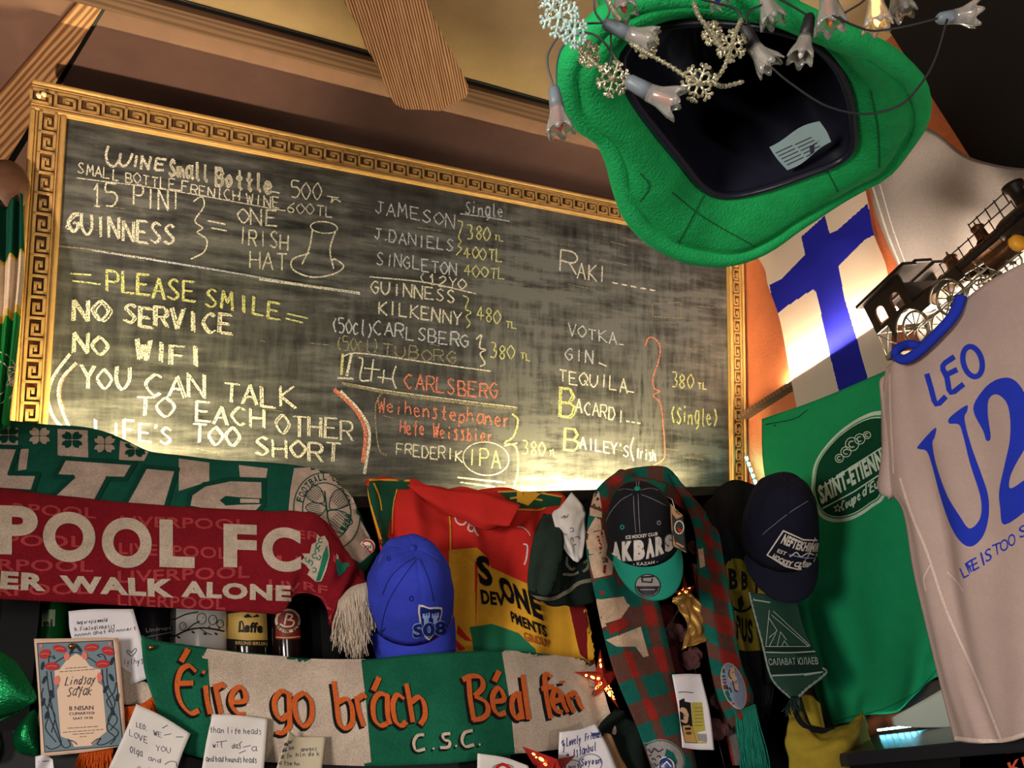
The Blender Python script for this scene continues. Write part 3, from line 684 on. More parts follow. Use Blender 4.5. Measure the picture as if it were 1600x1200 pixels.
# ---- green and white club scarf with slab letters
C_GRN = cloth('scarf_green', (20, 84, 66)); C_DGRN = cloth('scarf_dark_green', (14, 68, 54)); C_PINK = cloth('scarf_offwhite', (190, 168, 150), var=.3); C_CREAM = cloth('scarf_cream', (205, 186, 164), var=.25)
def celtic():
    top = [(-70,656),(60,669),(150,676),(235,710),(330,722),(430,728),(500,740),(545,778),(572,832),(586,872)]
    bot = [(-70,870),(60,872),(150,874),(235,878),(330,884),(410,888),(455,890),(495,898),(525,908),(548,922)]
    mid = [((a[0]+b[0])/2+2, (a[1]+b[1])/2, 1.315) for a, b in zip(top, bot)]
    o = sheet('football_scarf', 'Y', 1.33, [[(x, y+6, 1.365) for x, y in top], [(x, y, 1.345) for x, y in top], mid, [(x, y, 1.32) for x, y in bot]], 90, 40, [C_GRN], None,
              lambda u, v: .006*noise.noise(Vector((u*9, v*3, 1)))+.006*math.sin(u*46+v*3)*max(0, u-.62)*2, .004)
    props(o, 'long green and off-white woven scarf with slab letters and clovers along the top', 'scarf', 'football scarves')
    sh = []
    for P in ([(-80,60),(75,78),(75,150),(-80,140)], [(240,82),(365,88),(368,205),(300,205),(240,190)], [(500,130),(625,165),(600,215),(495,212)], [(745,205),(872,222),(872,300),(745,340)],
              [(995,232),(1115,246),(1108,292),(1000,286)], [(85,165),(75,255),(110,250),(120,165)], [(1225,245),(1330,240),(1400,290),(1500,400),(1590,560),(1500,640),(1300,520),(1200,440),(1210,330)]): sh.append(zp(Z1, P, 1, 1))
    for cx, cy, m in ((35,108,2),(165,112,1),(300,128,2),(435,146,1),(562,166,2)): sh += clover(*Tz(*Z1, [(cx, cy)])[0], 19, m, 2)
    for P in ([(-80,155),(80,160),(42,268),(160,270),(135,345),(-80,332)], [(268,205),(560,226),(522,292),(448,290),(395,392),(215,366),(302,284),(228,280)], [(605,240),(738,252),(690,412),(518,398)],
              [(1098,296),(960,292),(850,315),(792,355),(782,410),(900,432),(1070,430),(1098,400)]):
        c = Tz(*Z1, P); m = (sum(p[0] for p in c)/len(c), sum(p[1] for p in c)/len(c))
        sh.append(ribbon(c+[c[0]], 7, 2, 3, 0)); sh.append(poly(c, 1, 2))
    sh.append(zp(Z1, [(915,380),(940,362),(1000,368),(1092,372),(1094,396),(1000,398),(940,402)], 2, 3)); sh.append(zp(Z1, [(1000,374),(1080,376),(1080,392),(1000,392)], 1, 4))
    decal('lettering', o, sh, [C_GRN, C_PINK, C_DGRN], o)
    K = (440, 720, 3.75); cx, cy = 510, 800
    cs = [disc(cx, cy, 52, 62, 1, 2, 40, rot=-.25), ringd(cx, cy, 51, 61, 1.6, 2, 3, rot=-.25), ringd(cx, cy, 37, 45, 1.6, 2, 3, rot=-.25)]
    cs += arctext('FOOTBALL CLUB', cx, cy, 50, 60, 195, 318, 11, 2, 3, .02) + arctext('1888', cx, cy, 39, 47, 45, 5, 10, 2, 3, .02, True)
    for (ax_, ay, r, a) in ((200,205,62,3.9),(330,235,70,5.5),(200,290,60,2.9),(330,350,80,.7)):
        x, y = Tz(*K, [(ax_, ay)])[0]; R_ = r/3.75
        P = []
        for (u, v) in ((-1, 0), (-.4, .55), (.3, .75), (.9, .5), (.75, 0), (.9, -.5), (.3, -.75), (-.4, -.55)):
            P.append((x+R_*(u*math.cos(a)-v*math.sin(a)), y+R_*(u*math.sin(a)+v*math.cos(a))))
        q = poly(P, 2, 3, 4); cs.append(ribbon(list(q[0])+[q[0][0]], 1.5, 2, 3, 0))
        for k in range(-3, 4):
            v = k*.19; cs.append(ribbon([(x+R_*(u*math.cos(a)-v*math.sin(a)), y+R_*(u*math.sin(a)+v*math.cos(a))) for u in (-.45, .7)], .9, 2, 3, 0))
    cs += [zr(K, [(250,180),(262,290),(268,340)], 2, 2, 3), zr(K, [(265,295),(330,285),(400,260)], 1.8, 2, 3)]
    decal('crest', o, cs, [C_GRN, C_PINK, C_DGRN], o)
    return o
celt = celtic()
# ---- pin badge
def badge():
    c = drop(o_tree[celt.name], 573, 856, .003); n = (EYE-c).normalized()
    o = empty('pin_badge', c, 'round white badge with a red ring and bar pinned on the green scarf', 'badge')
    x = n.cross(Vector((0, 0, 1))).normalized()*-1; M = frame_M(c, x, n.cross(x), n)
    bm = bmesh.new(); lathe(bm, [(0, .004), (.010, .0038), (.0145, .002), (.015, 0), (0, 0)], M, 28); d = bmobj('disc', bm, mat('badge_white', (220, 210, 195), .35), o)
    decal('print', d, [ringd(573, 856, 10.5, 11, 3, 0, 1), ribbon([(566, 849), (580, 864)], 2.6, 0, 1, 0)]+pen('SCH', (565, 862), (582, 857), 7, 1.3, 1, 2), [mat('badge_red', (165, 40, 30), .5), mat('badge_black', (30, 25, 25), .5)], o, 1, 4, .0004)
badge()

# ---- maroon scarf
C_MAR = cloth('scarf_maroon', (128, 22, 32), var=.2); C_MAR2 = cloth('scarf_maroon_light', (172, 62, 64), var=.3); C_GREY = cloth('scarf_grey_wool', (198, 180, 158), var=.3); C_TEAL = cloth('scarf_teal', (34, 120, 92))
def liverpool():
    top = [(-70,763),(100,780),(250,794),(400,803),(468,804),(500,812),(528,846),(552,880),(572,914)]
    bot = [(-70,932),(100,941),(250,949),(398,957),(440,957),(466,928),(500,935),(516,975),(522,990)]
    mid = [((a[0]+b[0])/2, (a[1]+b[1])/2, 1.262) for a, b in zip(top, bot)]
    o = sheet('football_scarf', 'Y', 1.295, [[(x, y+4, 1.305) for x, y in top], [(x, y, 1.285) for x, y in top], mid, [(x, y, 1.275) for x, y in bot]], 90, 36, [C_MAR], None,
              lambda u, v: .006*noise.noise(Vector((u*8, v*2.5, 4)))+.012*math.sin(u*58+v*2)*max(0, u-.70)*3.2*v, .004)
    props(o, 'maroon football scarf with large off-white letters hung across the shelf at the left', 'scarf', 'football scarves')
    g = []
    for (b, x0, y0, x1, y1, h) in (('RPOOL',20,786,150,794,17),('LIVERPOOL',188,806,386,812,17),('LIVERPOOL',-110,832,132,838,18),('LIVERPOOL',186,848,356,856,18),('LIVERPOOL',-90,872,146,876,18),('LIVERPOOL',184,892,390,884,19),
                                   ('LIVERPOOL',-90,916,140,910,18),('LIVERPOOL',184,928,352,934,19),('LIV',420,905,470,911,16),('LI',432,868,470,870,16),('ER',462,828,500,832,13),('RF',474,908,512,916,13),('IV',520,866,548,884,11)):
        g.append(text(b, [(x0, y0), (x1, y1)], [(x0, y0+h), (x1, y1+h)], 0, 1, .02))
    decal('ghost_lettering', o, g, [C_MAR2], o)
    L = []
    for (c, x0, x1, ya, yb, sk) in (('P',-4,59,790,866,2),('O',67,149,799,877,3),('O',159,237,808,886,3),('L',249,304,812,886,2),('F',349,401,819,886,2),('C',409,470,823,892,3)):
        L.append(text(c, [(x0, ya), (x1, ya+sk)], [(x0, yb), (x1, yb+sk)], 0, 2, .045))
    L.append(text('ER', [(2,892),(72,897)], [(0,920),(72,924)], 0, 2, .05)); L.append(text('WALK', [(93,899),(272,905)], [(97,925),(272,934)], 0, 2, .05)); L.append(text('ALONE', [(284,907),(454,915)], [(283,933),(454,940)], 0, 2, .05))
    decal('lettering', o, L, [C_GREY], o)
    K = (440, 720, 3.75)
    c = [zp(K, [(205,430),(225,450),(250,440),(272,480),(280,560),(262,640),(235,705),(200,708),(150,665),(165,640),(140,610),(105,590),(135,570),(120,545),(165,545),(175,490),(200,480)], 0, 2), zp(K, [(262,500),(272,560),(250,640),(225,700),(200,705),(225,620),(240,550)], 1, 3)]
    for k, (x, y) in enumerate([(210,500),(190,560),(205,530),(170,600),(190,640),(215,570),(150,580),(225,470)]): c.append(ringd(*Tz(*K, [(x, y)])[0], 3, 3.4, 1.4, 1, 3, 10, a0=k, a1=k+4.6))
    c += [zp(K, [(318,560),(345,600),(400,600),(370,650),(330,680),(318,640)], 1, 2), zp(K, [(318,545),(330,560),(330,580),(318,575)], 0, 2)]
    c.append(zr(K, [(90,770),(140,775),(240,800),(262,850),(265,900),(300,965)], 1.3, 2, 2)); c.append(zr(K, [(0,880),(60,850),(90,770)], 1.3, 2, 2))
    decal('crest', o, c, [C_GREY, C_TEAL, C_MAR2], o)
    fringe(o, [(572,910),(548,918),(530,938)], [(576,975),(560,1022),(526,1000)], 'Y', 1.255, 80, .0012, C_GREY, 3, 11, 7, wave=5)
    return o
liv = liverpool()

# ---- red, yellow and green jersey
C_RED = cloth('jersey_red', (190, 42, 36), var=.12, bump=.2); C_YEL = cloth('jersey_yellow', (206, 152, 44), var=.12, bump=.2); C_JG = cloth('jersey_green', (32, 108, 76), var=.12, bump=.2); C_JDG = cloth('jersey_dark_green', (26, 72, 50), var=.15, bump=.2)
C_INK = cloth('ink_black', (18, 16, 18), var=.1); C_WHT = cloth('print_white', (215, 205, 192), var=.12)
def jersey():
    r0 = [(572,754),(600,750),(640,754),(680,762),(720,768),(770,768),(820,772),(868,776),(884,786)]
    r1 = [(578,800),(604,790),(640,790),(690,800),(730,810),(780,820),(830,830),(872,840),(890,850)]
    r2 = [(590,860),(615,850),(650,850),(700,860),(740,870),(790,885),(840,900),(886,920),(905,930)]
    r3 = [(620,1040),(640,1040),(660,1040),(700,1040),(740,1042),(790,1044),(845,1046),(900,1046),(928,1046)]
    o = sheet('football_jersey', 'Y', 1.345, [[(x, y+4, 1.375) for x, y in r0], [(x, y, 1.355) for x, y in r0], r1, r2, r3], 90, 70, [C_RED], None,
              lambda u, v: (.014*math.sin(u*27+.6)*min(1, v*1.4)+.007*math.sin(u*52+v*2)*v + .012*noise.noise(Vector((u*5, v*5, 2)))), .0025)
    props(o, 'red, yellow and green sports jersey hanging in folds behind the blue cap', 'jersey')
    Q = (400, 720, 3.077)
    sh = [zp(Q, [(528,100),(740,95),(735,140),(680,140),(640,300),(625,420),(560,420)], 1, 1), zp(Q, [(1215,190),(1160,150),(1300,145),(1470,175),(1460,215),(1380,225),(1230,232)], 1, 1),
          zp(Q, [(925,430),(1060,418),(1100,455),(1130,515),(1290,585),(1500,660),(1700,760),(1700,1000),(925,1000)], 2, 1), zp(Q, [(1030,800),(1130,785),(1265,830),(1340,905),(1352,960),(1050,960)], 3, 2),
          zr(Q, [(925,208),(932,300),(930,440)], 2.6, 2, 2), zr(Q, [(680,140),(655,230),(648,350)], 2, 2, 2), zr(Q, [(530,105),(565,260),(600,380)], 2, 2, 2), zr(Q, [(528,98),(640,92),(740,100)], 3, 2, 2),
          zr(Q, [(562,110),(590,180),(600,240)], 2.4, 2, 2), zr(Q, [(1220,185),(1280,178),(1375,192)], 3, 2, 2), zr(Q, [(1160,150),(1300,148),(1470,175)], 2.4, 2, 2), zr(Q, [(1230,236),(1350,240),(1390,228)], 2, 2, 2),
          zp(Q, [(975,790),(1040,870),(1010,865),(970,830)], 0, 2), zp(Q, [(955,850),(1010,905),(985,915),(950,880)], 0, 2), zp(Q, [(1500,690),(1600,690),(1600,960),(1560,930)], 4, 2), zp(Q, [(1590,700),(1620,700),(1640,960),(1600,960)], 2, 3)]
    decal('panels', o, sh, [C_RED, C_JDG, C_YEL, C_JG, cloth('jersey_maroon', (110, 24, 26), var=.1)], o, 1, 7, .0014)
    T_ = lambda b, p, bold=.04, mi=0: text(b, Tz(*Q, p[:2]), Tz(*Q, p[2:]), mi, 3, bold)
    t = [T_('S', [(1050,452),(1112,462),(1070,600),(1140,606)]), T_('ONE', [(1150,545),(1352,650),(1185,668),(1376,774)], .05), T_('DEV', [(1070,618),(1190,640),(1078,690),(1195,700)]), T_('PMENTS', [(1220,722),(1385,795),(1232,778),(1395,852)]), T_('GROUP', [(1285,822),(1405,862),(1300,868),(1412,902)], .03, 1)]
    decal('lettering', o, t, [C_INK, cloth('ink_rust', (170, 84, 34))], o, 1, 7, .0014)
    w = [zr(Q, [(1000,250),(975,245),(958,265),(965,295),(990,308),(1010,295),(1000,265),(985,255)], 2.6), zr(Q, [(1008,290),(1025,300),(1020,330),(1040,340),(1048,318),(1030,310)], 2.4), zr(Q, [(1048,318),(1055,345),(1068,362)], 2.4), zr(Q, [(1255,318),(1285,322),(1310,345),(1318,362)], 1.2), zr(Q, [(1285,400),(1305,410),(1300,470),(1290,500)], 2.5)]
    decal('club_mark', o, w, [C_WHT], o, 4)
    # the collar folded over the front
    f = sheet('collar', 'Y', 1.30, [[(636,757,1.325),(690,762,1.315),(740,768,1.30),(780,776,1.29),(812,790,1.285)], [(660,778,1.32),(700,790,1.305),(740,804,1.29),(772,816,1.28),(797,818,1.275)], [(690,796,1.325),(715,810,1.315),(745,824,1.305),(775,828,1.30),(792,820,1.29)]], 30, 12, [C_RED], None, lambda u, v: .004*math.sin(u*14), .003, o)
    return o
jersey()

# ---- dark green shirt hung over the jersey, and the crumpled note on it
C_BOT = cloth('bottle_green', (40, 54, 46), var=.25); C_BOTD = cloth('bottle_green_dark', (22, 32, 28), var=.25); C_BGR = cloth('stripe_grey', (120, 116, 98), var=.2)
def greenshirt():
    o = sheet('rolled_shirt', 'Y', 1.27, [[(848,806,1.30),(862,804,1.28),(885,802,1.29),(905,812,1.30),(925,820,1.31)], [(836,840),(860,846,1.245),(884,850),(905,856,1.28),(928,860)], [(826,905),(850,915,1.238),(874,918),(900,915,1.27),(938,905)], [(824,926),(850,940,1.245),(880,946,1.26),(915,944,1.27),(940,938)]], 44, 40, [C_BOTD], None,
              lambda u, v: .016*math.exp(-((u-.28)/.2)**2)*math.sin(PI*min(1, v*1.05)) + .006*math.sin(u*20+v*4), .006)
    props(o, 'dark bottle-green shirt with grey stripes, rolled and hung left of the checked scarf', 'shirt')
    W_ = (800, 740, 5)
    sh = [zp(W_, [(270,270),(330,300),(390,480),(385,640),(370,940),(240,950),(110,900),(120,780),(170,500)], 0, 1), zr(W_, [(180,965),(320,975),(420,930),(520,860),(640,830)], 6, 1, 2), zr(W_, [(390,790),(470,790),(520,775)], 4, 1, 2),
          zr(W_, [(430,640),(425,710),(460,750),(485,735)], 4, 1, 2), zr(W_, [(560,700),(600,680),(590,740),(555,770)], 4, 1, 2), zr(W_, [(110,905),(240,950),(370,935)], 1.4, 2, 2)]
    decal('stripes', o, sh, [C_BOT, C_BGR, C_INK], o, 1, 7, .0012)
    p = sheet('paper_note', 'Y', 1.245, [[(862,803,1.262),(878,788,1.255),(893,769,1.262)], [(868,825),(888,812,1.238),(912,792,1.25)], [(880,855),(893,845,1.24),(915,812,1.25)], [(896,876,1.25),(903,878,1.248),(911,868,1.25)]], 16, 20, [M_paper], None, lambda u, v: .007*noise.noise(Vector((u*4, v*4, 3))), .0006)
    props(p, 'crumpled cream note with faint writing tucked beside the checked scarf', 'note')
    decal('handwriting', p, [zr(W_, q, 1.1) for q in ([(385,350),(410,330),(405,355)],[(415,330),(425,345),(440,320)],[(450,430),(470,425),(480,450),(455,455)],[(400,470),(430,480)],[(455,520),(470,500),(480,530)],[(490,500),(515,490),(525,510)],[(480,560),(500,550)])], [M_ink], p)
M_paper = mat('note_paper', (212, 206, 198), .9, bump=.25, bscale=50, var=.08, vscale=18)
M_white = mat('white_paper', (218, 213, 214), .9, bump=.25, bscale=40, var=.06, vscale=18)
M_ink = mat('pen_ink', (62, 62, 78), .8); M_ink2 = mat('pen_blue', (48, 54, 110), .8)
greenshirt()

# ---- long tricolour banner scarf with uncial letters
C_WH = cloth('banner_white', (196, 178, 158), var=.25, vs=14); C_BGN = cloth('banner_green', (24, 98, 70), var=.28, vs=14); C_OR = cloth('banner_orange', (206, 98, 44), var=.15); C_BK = cloth('banner_black', (26, 24, 24), var=.1)
def eire():
    top = [(222,992),(262,1003),(322,1011),(400,1022),(490,1029),(565,1030),(640,1023),(720,1018),(785,1017),(850,1021),(905,1029),(928,1038)]
    bot = [(256,1166),(300,1181),(334,1186),(405,1190),(490,1194),(580,1197),(655,1195),(730,1190),(804,1179),(860,1172),(930,1165),(965,1158)]
    c1 = [(a[0]*.66+b[0]*.34-(6 if i == 0 else 0), a[1]*.66+b[1]*.34) for i, (a, b) in enumerate(zip(top, bot))]
    c2 = [(a[0]*.33+b[0]*.67, a[1]*.33+b[1]*.67) for a, b in zip(top, bot)]
    yb = [1.198]*8+[1.22, 1.245, 1.27, 1.28]
    o = sheet('banner_scarf', 'Y', 1.2, [[(x, y, k+.012) for (x, y), k in zip(top, yb)], [(x, y, k-.008) for (x, y), k in zip(c1, yb)], [(x, y, k-.008) for (x, y), k in zip(c2, yb)], [(x, y, k) for (x, y), k in zip(bot, yb)]], 110, 30, [C_BGN], None,
              lambda u, v: .005*noise.noise(Vector((u*9, v*3, 7)))+.006*math.sin(u*70+v)*max(0, u-.82)*4, .004)
    props(o, 'green and off-white banner scarf with orange uncial letters across the lower middle', 'scarf', 'football scarves')
    Q = (220, 960, 3.2); R_ = (620, 960, 3.2)
    sh = [poly([(323,1004),(400,1014),(490,1020),(563,1022),(572,1100),(581,1204),(500,1202),(410,1198),(331,1194),(328,1080)], 0, 1), poly([(782,1008),(850,1014),(912,1020),(945,1040),(985,1110),(985,1160),(880,1180),(805,1188),(797,1100)], 0, 1)]
    for q in sh: decal('white_panel', o, [q], [C_WH], o)
    st = []
    for O, P in ((Q, [(275,292),(240,262),(200,285),(182,350),(192,420),(220,470),(255,495),(290,480)]), (Q, [(190,348),(262,346)]), (Q, [(200,242),(236,178)]), (Q, [(322,358),(330,430),(345,500)]), (Q, [(305,290),(320,298)]), (Q, [(368,350),(382,420),(398,498)]), (Q, [(378,372),(405,352),(418,368)]),
                 (Q, [(455,440),(520,432),(515,385),(488,366),(455,400),(450,450),(480,495),(520,500)]), (Q, [(735,400),(700,388),(668,430),(672,490),(700,525),(735,500)]), (Q, [(738,395),(742,500),(740,560),(705,592),(672,588)]), (Q, [(810,395),(768,430),(775,510),(810,560),(850,520),(850,440),(815,395)]),
                 (Q, [(962,338),(975,430),(990,540),(1020,570),(1055,540),(1052,460),(1025,425),(985,440)]), (Q, [(1075,410),(1090,490),(1112,560)]), (Q, [(1085,425),(1110,405),(1125,420)]), (Q, [(1160,385),(1190,318)]), (Q, [(1235,410),(1190,400),(1160,445),(1165,520),(1195,555),(1230,545)]), (Q, [(1230,405),(1232,500),(1245,550)]),
                 (Q, [(1315,425),(1280,405),(1258,450),(1270,530),(1300,555),(1325,535)]), (Q, [(1325,350),(1340,430),(1358,538)]), (Q, [(1350,440),(1390,415),(1415,450),(1418,510),(1395,550)]),
                 (R_, [(355,320),(362,420),(380,530)]), (R_, [(325,330),(370,312),(415,320),(425,365),(385,410)]), (R_, [(385,410),(440,440),(450,490),(420,520),(375,528)]), (R_, [(482,338),(508,285)]), (R_, [(478,438),(530,428),(520,385),(498,372),(474,410),(480,470),(505,500),(540,490)]),
                 (R_, [(605,395),(575,420),(572,480),(595,520),(615,500)]), (R_, [(605,388),(612,450),(625,525)]), (R_, [(625,305),(640,420),(655,525)]), (R_, [(768,318),(748,302),(735,325),(745,420),(765,520)]), (R_, [(718,374),(778,362)]), (R_, [(775,440),(815,420),(800,378),(782,385),(772,430),(790,480),(825,490)]), (R_, [(818,335),(820,348)]), (R_, [(815,395),(830,450),(850,490)]), (R_, [(845,400),(860,450),(880,490)]), (R_, [(860,410),(880,392),(895,405)]), (R_, [(895,410),(910,450),(925,475)])):
        p = Tz(*O, P)
        st.append(ribbon([(x-2.8, y+3.6) for x, y in p], (11.6, .7), 1, 2.6, 4)); st.append(ribbon(p, (9, .7), 0, 4, 4))
    for O, P in ((R_, [(135,600),(100,605),(82,640),(95,680),(140,672)]), (R_, [(265,595),(230,600),(235,625),(262,635),(255,662),(215,665)]), (R_, [(375,580),(335,592),(322,630),(340,660),(382,650)]), (R_, [(178,668),(186,672)]), (R_, [(290,655),(298,659)]), (R_, [(405,648),(413,652)])):
        p = Tz(*O, P); st.append(ribbon([(x-2.6, y+3) for x, y in p], (7, .7), 1, 2.6, 4)); st.append(ribbon(p, (5.4, .7), 2, 4, 4))
    decal('lettering', o, st, [C_OR, C_BK, C_CREAM], o)
    # the folded-back left end with its orange tassels
    e = sheet('folded_end', 'Y', 1.212, [[(172,1032),(222,1062),(258,1080)], [(178,1062),(215,1082),(254,1098)], [(180,1102),(215,1100),(250,1092)]], 14, 10, [C_WH], None, lambda u, v: .004*math.sin(u*9), .003, o)
    fringe(o, [(184,1106),(220,1100),(250,1080)], [(196,1132),(240,1136),(258,1122)], 'Y', 1.205, 60, .0013, cloth('tassel_orange', (198, 84, 26), var=.2), 3, 6, 5, 'tassel')
    fringe(o, [(128,1172),(150,1168),(176,1166)], [(118,1210),(148,1215),(176,1212)], 'Y', 1.205, 54, .0013, MATS['tassel_orange'], 3, 5, 5, 'tassel')
    return o
eire()

# ---- scarf and ornament at the left of the board
def leftscarf():
    o = sheet('football_scarf', 'Y', 1.28, [[(-60,330),(-10,322),(22,314),(36,306)], [(-66,420),(-8,416),(20,410),(38,402)], [(-70,520),(-10,520),(14,515),(30,508)], [(-75,670),(-20,670),(0,668),(12,662)]], 30, 60,
              [C_GRN, C_WH2, C_YL2, C_GRN2], lambda u, v: (0 if v < .30 else 2 if v < .325 else 1 if v < .585 else 2 if v < .61 else 3), lambda u, v: .012*math.sin(u*22+v*2), .004)
    props(o, 'green scarf with a white band and thin gold stripes hanging left of the chalkboard frame', 'scarf', 'football scarves')
    K = (0, 220, 2.609)
    decal('crest', o, [ringd(-10, 590, 36, 42, 2, 0, 2), ringd(-10, 590, 24, 28, 2, 0, 2)]+arctext('CLUB', -10, 590, 34, 40, 330, 385, 9, 0, 2), [C_WH2], o)
    c = at(8, 292, 'Y', 1.30)
    k = empty('coat_peg', c, 'rounded brown leather knob above the striped scarf left of the chalkboard', 'peg')
    bm = bmesh.new(); bmesh.ops.create_uvsphere(bm, u_segments=24, v_segments=16, radius=.05, matrix=Matrix.Translation(c) @ Matrix.Diagonal((.8, .8, 1.2, 1))); bmobj('knob', bm, mat('brown_leather', (96, 66, 48), .55, var=.25, vscale=30, bump=.3, bscale=90), k, True)
    bm = bmesh.new(); tube(bm, [c, (c.x-.02, 1.86, c.z)], .012, 10); bmobj('stem', bm, MATS['brown_leather'], k)
C_WH2 = cloth('left_scarf_white', (225, 205, 180)); C_YL2 = cloth('left_scarf_gold', (214, 176, 70)); C_GRN2 = cloth('left_scarf_green', (30, 130, 60))
leftscarf()

# ---- checked red and green hockey scarf, folded over a hook
C_CKR = cloth('check_red', (146, 42, 34)); C_CKB = cloth('check_brown', (92, 60, 50)); C_CKG = cloth('check_green', (20, 92, 80)); C_LTR = cloth('scarf_letter', (198, 168, 140), var=.35)
def checks(nx, ny):
    def f(u, v):
        i, j = int(u*nx), int(v*ny)
        if (i+j) % 2: return 1
        return 0 if j % 2 else 2
    return f
def checked():
    root = empty('checked_scarf', at(1010, 760, 'Y', 1.27), 'red, brown and green checked scarf draped either side of the black and teal cap', 'scarf', None)
    L = [[(962,742,1.30),(978,738,1.28),(1000,742,1.28),(1040,760,1.29)], [(928,775),(952,772,1.235),(985,790),(1020,820)], [(917,850),(945,850,1.225),(985,860),(1010,880)], [(930,930),(965,930,1.225),(1005,930),(1030,940)], [(958,1040),(990,1030,1.22),(1025,1025),(1052,1025)], [(998,1140),(1030,1130,1.225),(1060,1120),(1076,1118)], [(1028,1225),(1055,1215,1.23),(1080,1205),(1094,1200)]]
    a = sheet('left_tail', 'Y', 1.25, L, 28, 90, [C_CKR, C_CKB, C_CKG], checks(5, 17), lambda u, v: .010*math.sin(u*8+v*3), .005, root)
    W_ = (800, 740, 5); Qs = (880, 700, 2.4)
    lt = []
    # the white letters of the left tail, set down its length (they read along the scarf)
    for P in ([(640,160),(680,140),(700,270),(620,250)], [(610,265),(700,300),(700,345),(610,330)], [(600,430),(650,340),(690,360),(700,440),(640,450),(620,500),(575,500)], [(580,520),(640,510),(700,570),(590,590)], [(600,470),(715,440),(745,560),(735,632),(605,630),(588,540)], [(600,640),(720,620),(790,700),(780,790),(640,820),(620,750)],
              [(660,980),(720,985),(870,960),(900,1020),(770,1080),(690,1120),(740,1190),(700,1200),(660,1080)]): lt.append(zp(W_, P, 0, 1))
    for P in ([(130,570),(200,560),(250,590),(215,640),(150,660)], [(160,720),(240,690),(290,670),(320,780),(300,785),(270,745),(200,745)]): lt.append(zp(Qs, P, 0, 1))
    for P in ([(700,650),(750,650),(760,700),(710,690)], [(700,90),(740,100),(750,190),(690,180)], [(650,830),(800,800),(830,960),(680,970)]): lt.append(zp(W_, P, 1, 1))
    for P in ([(715,660),(745,662),(748,690),(722,686)], [(690,915),(720,920),(715,950),(690,945)], [(705,210),(760,205),(765,260),(710,280)]): lt.append(zp(W_, P, 2, 2))
    lt.append(zp(Qs, [(170,665),(215,645),(240,640),(245,665),(200,690),(175,705)], 2, 2))
    decal('lettering', a, lt, [C_LTR, C_CKG, C_CKR], a)
    em = [disc(1035, 1186, 36, 30, 0, 1, 26, rot=.4)]+[ringd(1035, 1186, 34, 28, 1.4, 1, 2, 26, rot=.4)]
    M_ = (860, 1000, 4.706)
    for P in ([(700,800),(715,880),(705,930)], [(715,800),(740,830),(760,795),(790,820),(830,800)], [(740,880),(755,870),(770,885)], [(780,860),(800,850),(810,870)], [(760,905),(775,925),(795,910)], [(720,850),(740,845)], [(720,920),(760,940)]): em.append(zr(M_, P, 1.6, 2, 3))
    em.append(zp(M_, [(850,800),(900,830),(930,900),(900,941),(850,900),(840,850)], 1, 3))
    decal('emblem', a, em, [cloth('emblem_grey', (150, 145, 142)), C_CKG, C_INK], a)
    M_blue = mat('button_blue', (24, 52, 110), .3)
    R2 = [[(1044,742,1.30),(1056,745,1.28),(1070,770,1.29),(1082,790,1.31)], [(1075,800,1.285),(1092,800,1.265),(1108,815),(1118,830)], [(1088,850),(1104,860,1.25),(1120,870),(1130,880)], [(1092,920),(1115,930,1.24),(1135,940),(1143,950)], [(1105,1010),(1128,1020,1.24),(1150,1030),(1158,1030)], [(1120,1090),(1142,1090,1.24),(1166,1080),(1178,1080)], [(1142,1140),(1156,1125,1.24),(1168,1112),(1180,1104)]]
    b = sheet('right_tail', 'Y', 1.265, R2, 20, 80, [C_CKR, C_CKB, C_CKG], checks(3, 20), lambda u, v: .006*math.sin(u*7+v*4), .005, root)
    bk = sheet('grey_back', 'Y', 1.285, [[(1082,880),(1096,885),(1110,900)], [(1100,980),(1118,985),(1135,990)], [(1122,1090),(1140,1095),(1160,1100)], [(1146,1196),(1160,1195),(1174,1190)]], 12, 50, [cloth('grey_lining', (150, 138, 134), var=.3), C_CKR], lambda u, v: 1 if u < .1 else 0, None, .003, root)
    decal('emblem', b, [disc(1146, 1072, 17, 38, 0, 1, 24, rot=-.3), ringd(1146, 1072, 16.5, 37, 1.3, 2, 2, 24, rot=-.3)]+[zp(M_, P, 2, 3) for P in ([(1305,200),(1320,210),(1345,195),(1350,250),(1370,290),(1355,300),(1330,320),(1300,290)], [(1330,330),(1375,320),(1380,370),(1345,370)])]+[zr(M_, P, 1.4, 1, 4) for P in ([(1310,215),(1305,260),(1325,290)], [(1330,240),(1340,238)], [(1330,300),(1350,370),(1370,380)], [(1295,340),(1305,370)], [(1310,350),(1325,390)])]+[zp((1080, 720, 2.858), [(30,395),(52,390),(62,470),(40,480)], 2, 1)], [cloth('emblem_blue', (128, 142, 166)), C_INK, C_LTR], b)
    fringe(root, [(1148,1112),(1165,1106),(1180,1100)], [(1160,1205),(1180,1210),(1200,1200)], 'Y', 1.25, 60, .0013, cloth('tassel_green', (30, 120, 100)), 3, 5, 6)
    # bridge of the scarf over the hook, behind the cap
    sheet('fold_over_hook', 'Y', 1.31, [[(958,748),(980,733),(1012,728),(1046,733),(1074,762)], [(965,790),(985,775),(1012,770),(1046,780),(1078,800)]], 24, 10, [C_CKR, C_CKB, C_CKG], checks(6, 2), lambda u, v: .004*math.sin(u*12), .004, root)
    # round blue button on the emblem
    c = drop(o_tree[a.name], 1041, 1197, .002); n = (EYE-c).normalized(); x = Vector((0, 0, 1)).cross(n).normalized()
    o = empty('button_badge', c, 'round blue button with a white rim on the checked scarf emblem at the bottom edge', 'badge')
    bm = bmesh.new(); lathe(bm, [(0, .005), (.013, .0042), (.017, .001), (.017, 0), (0, 0)], frame_M(c, x, n.cross(x), n), 28); d = bmobj('disc', bm, M_blue, o)
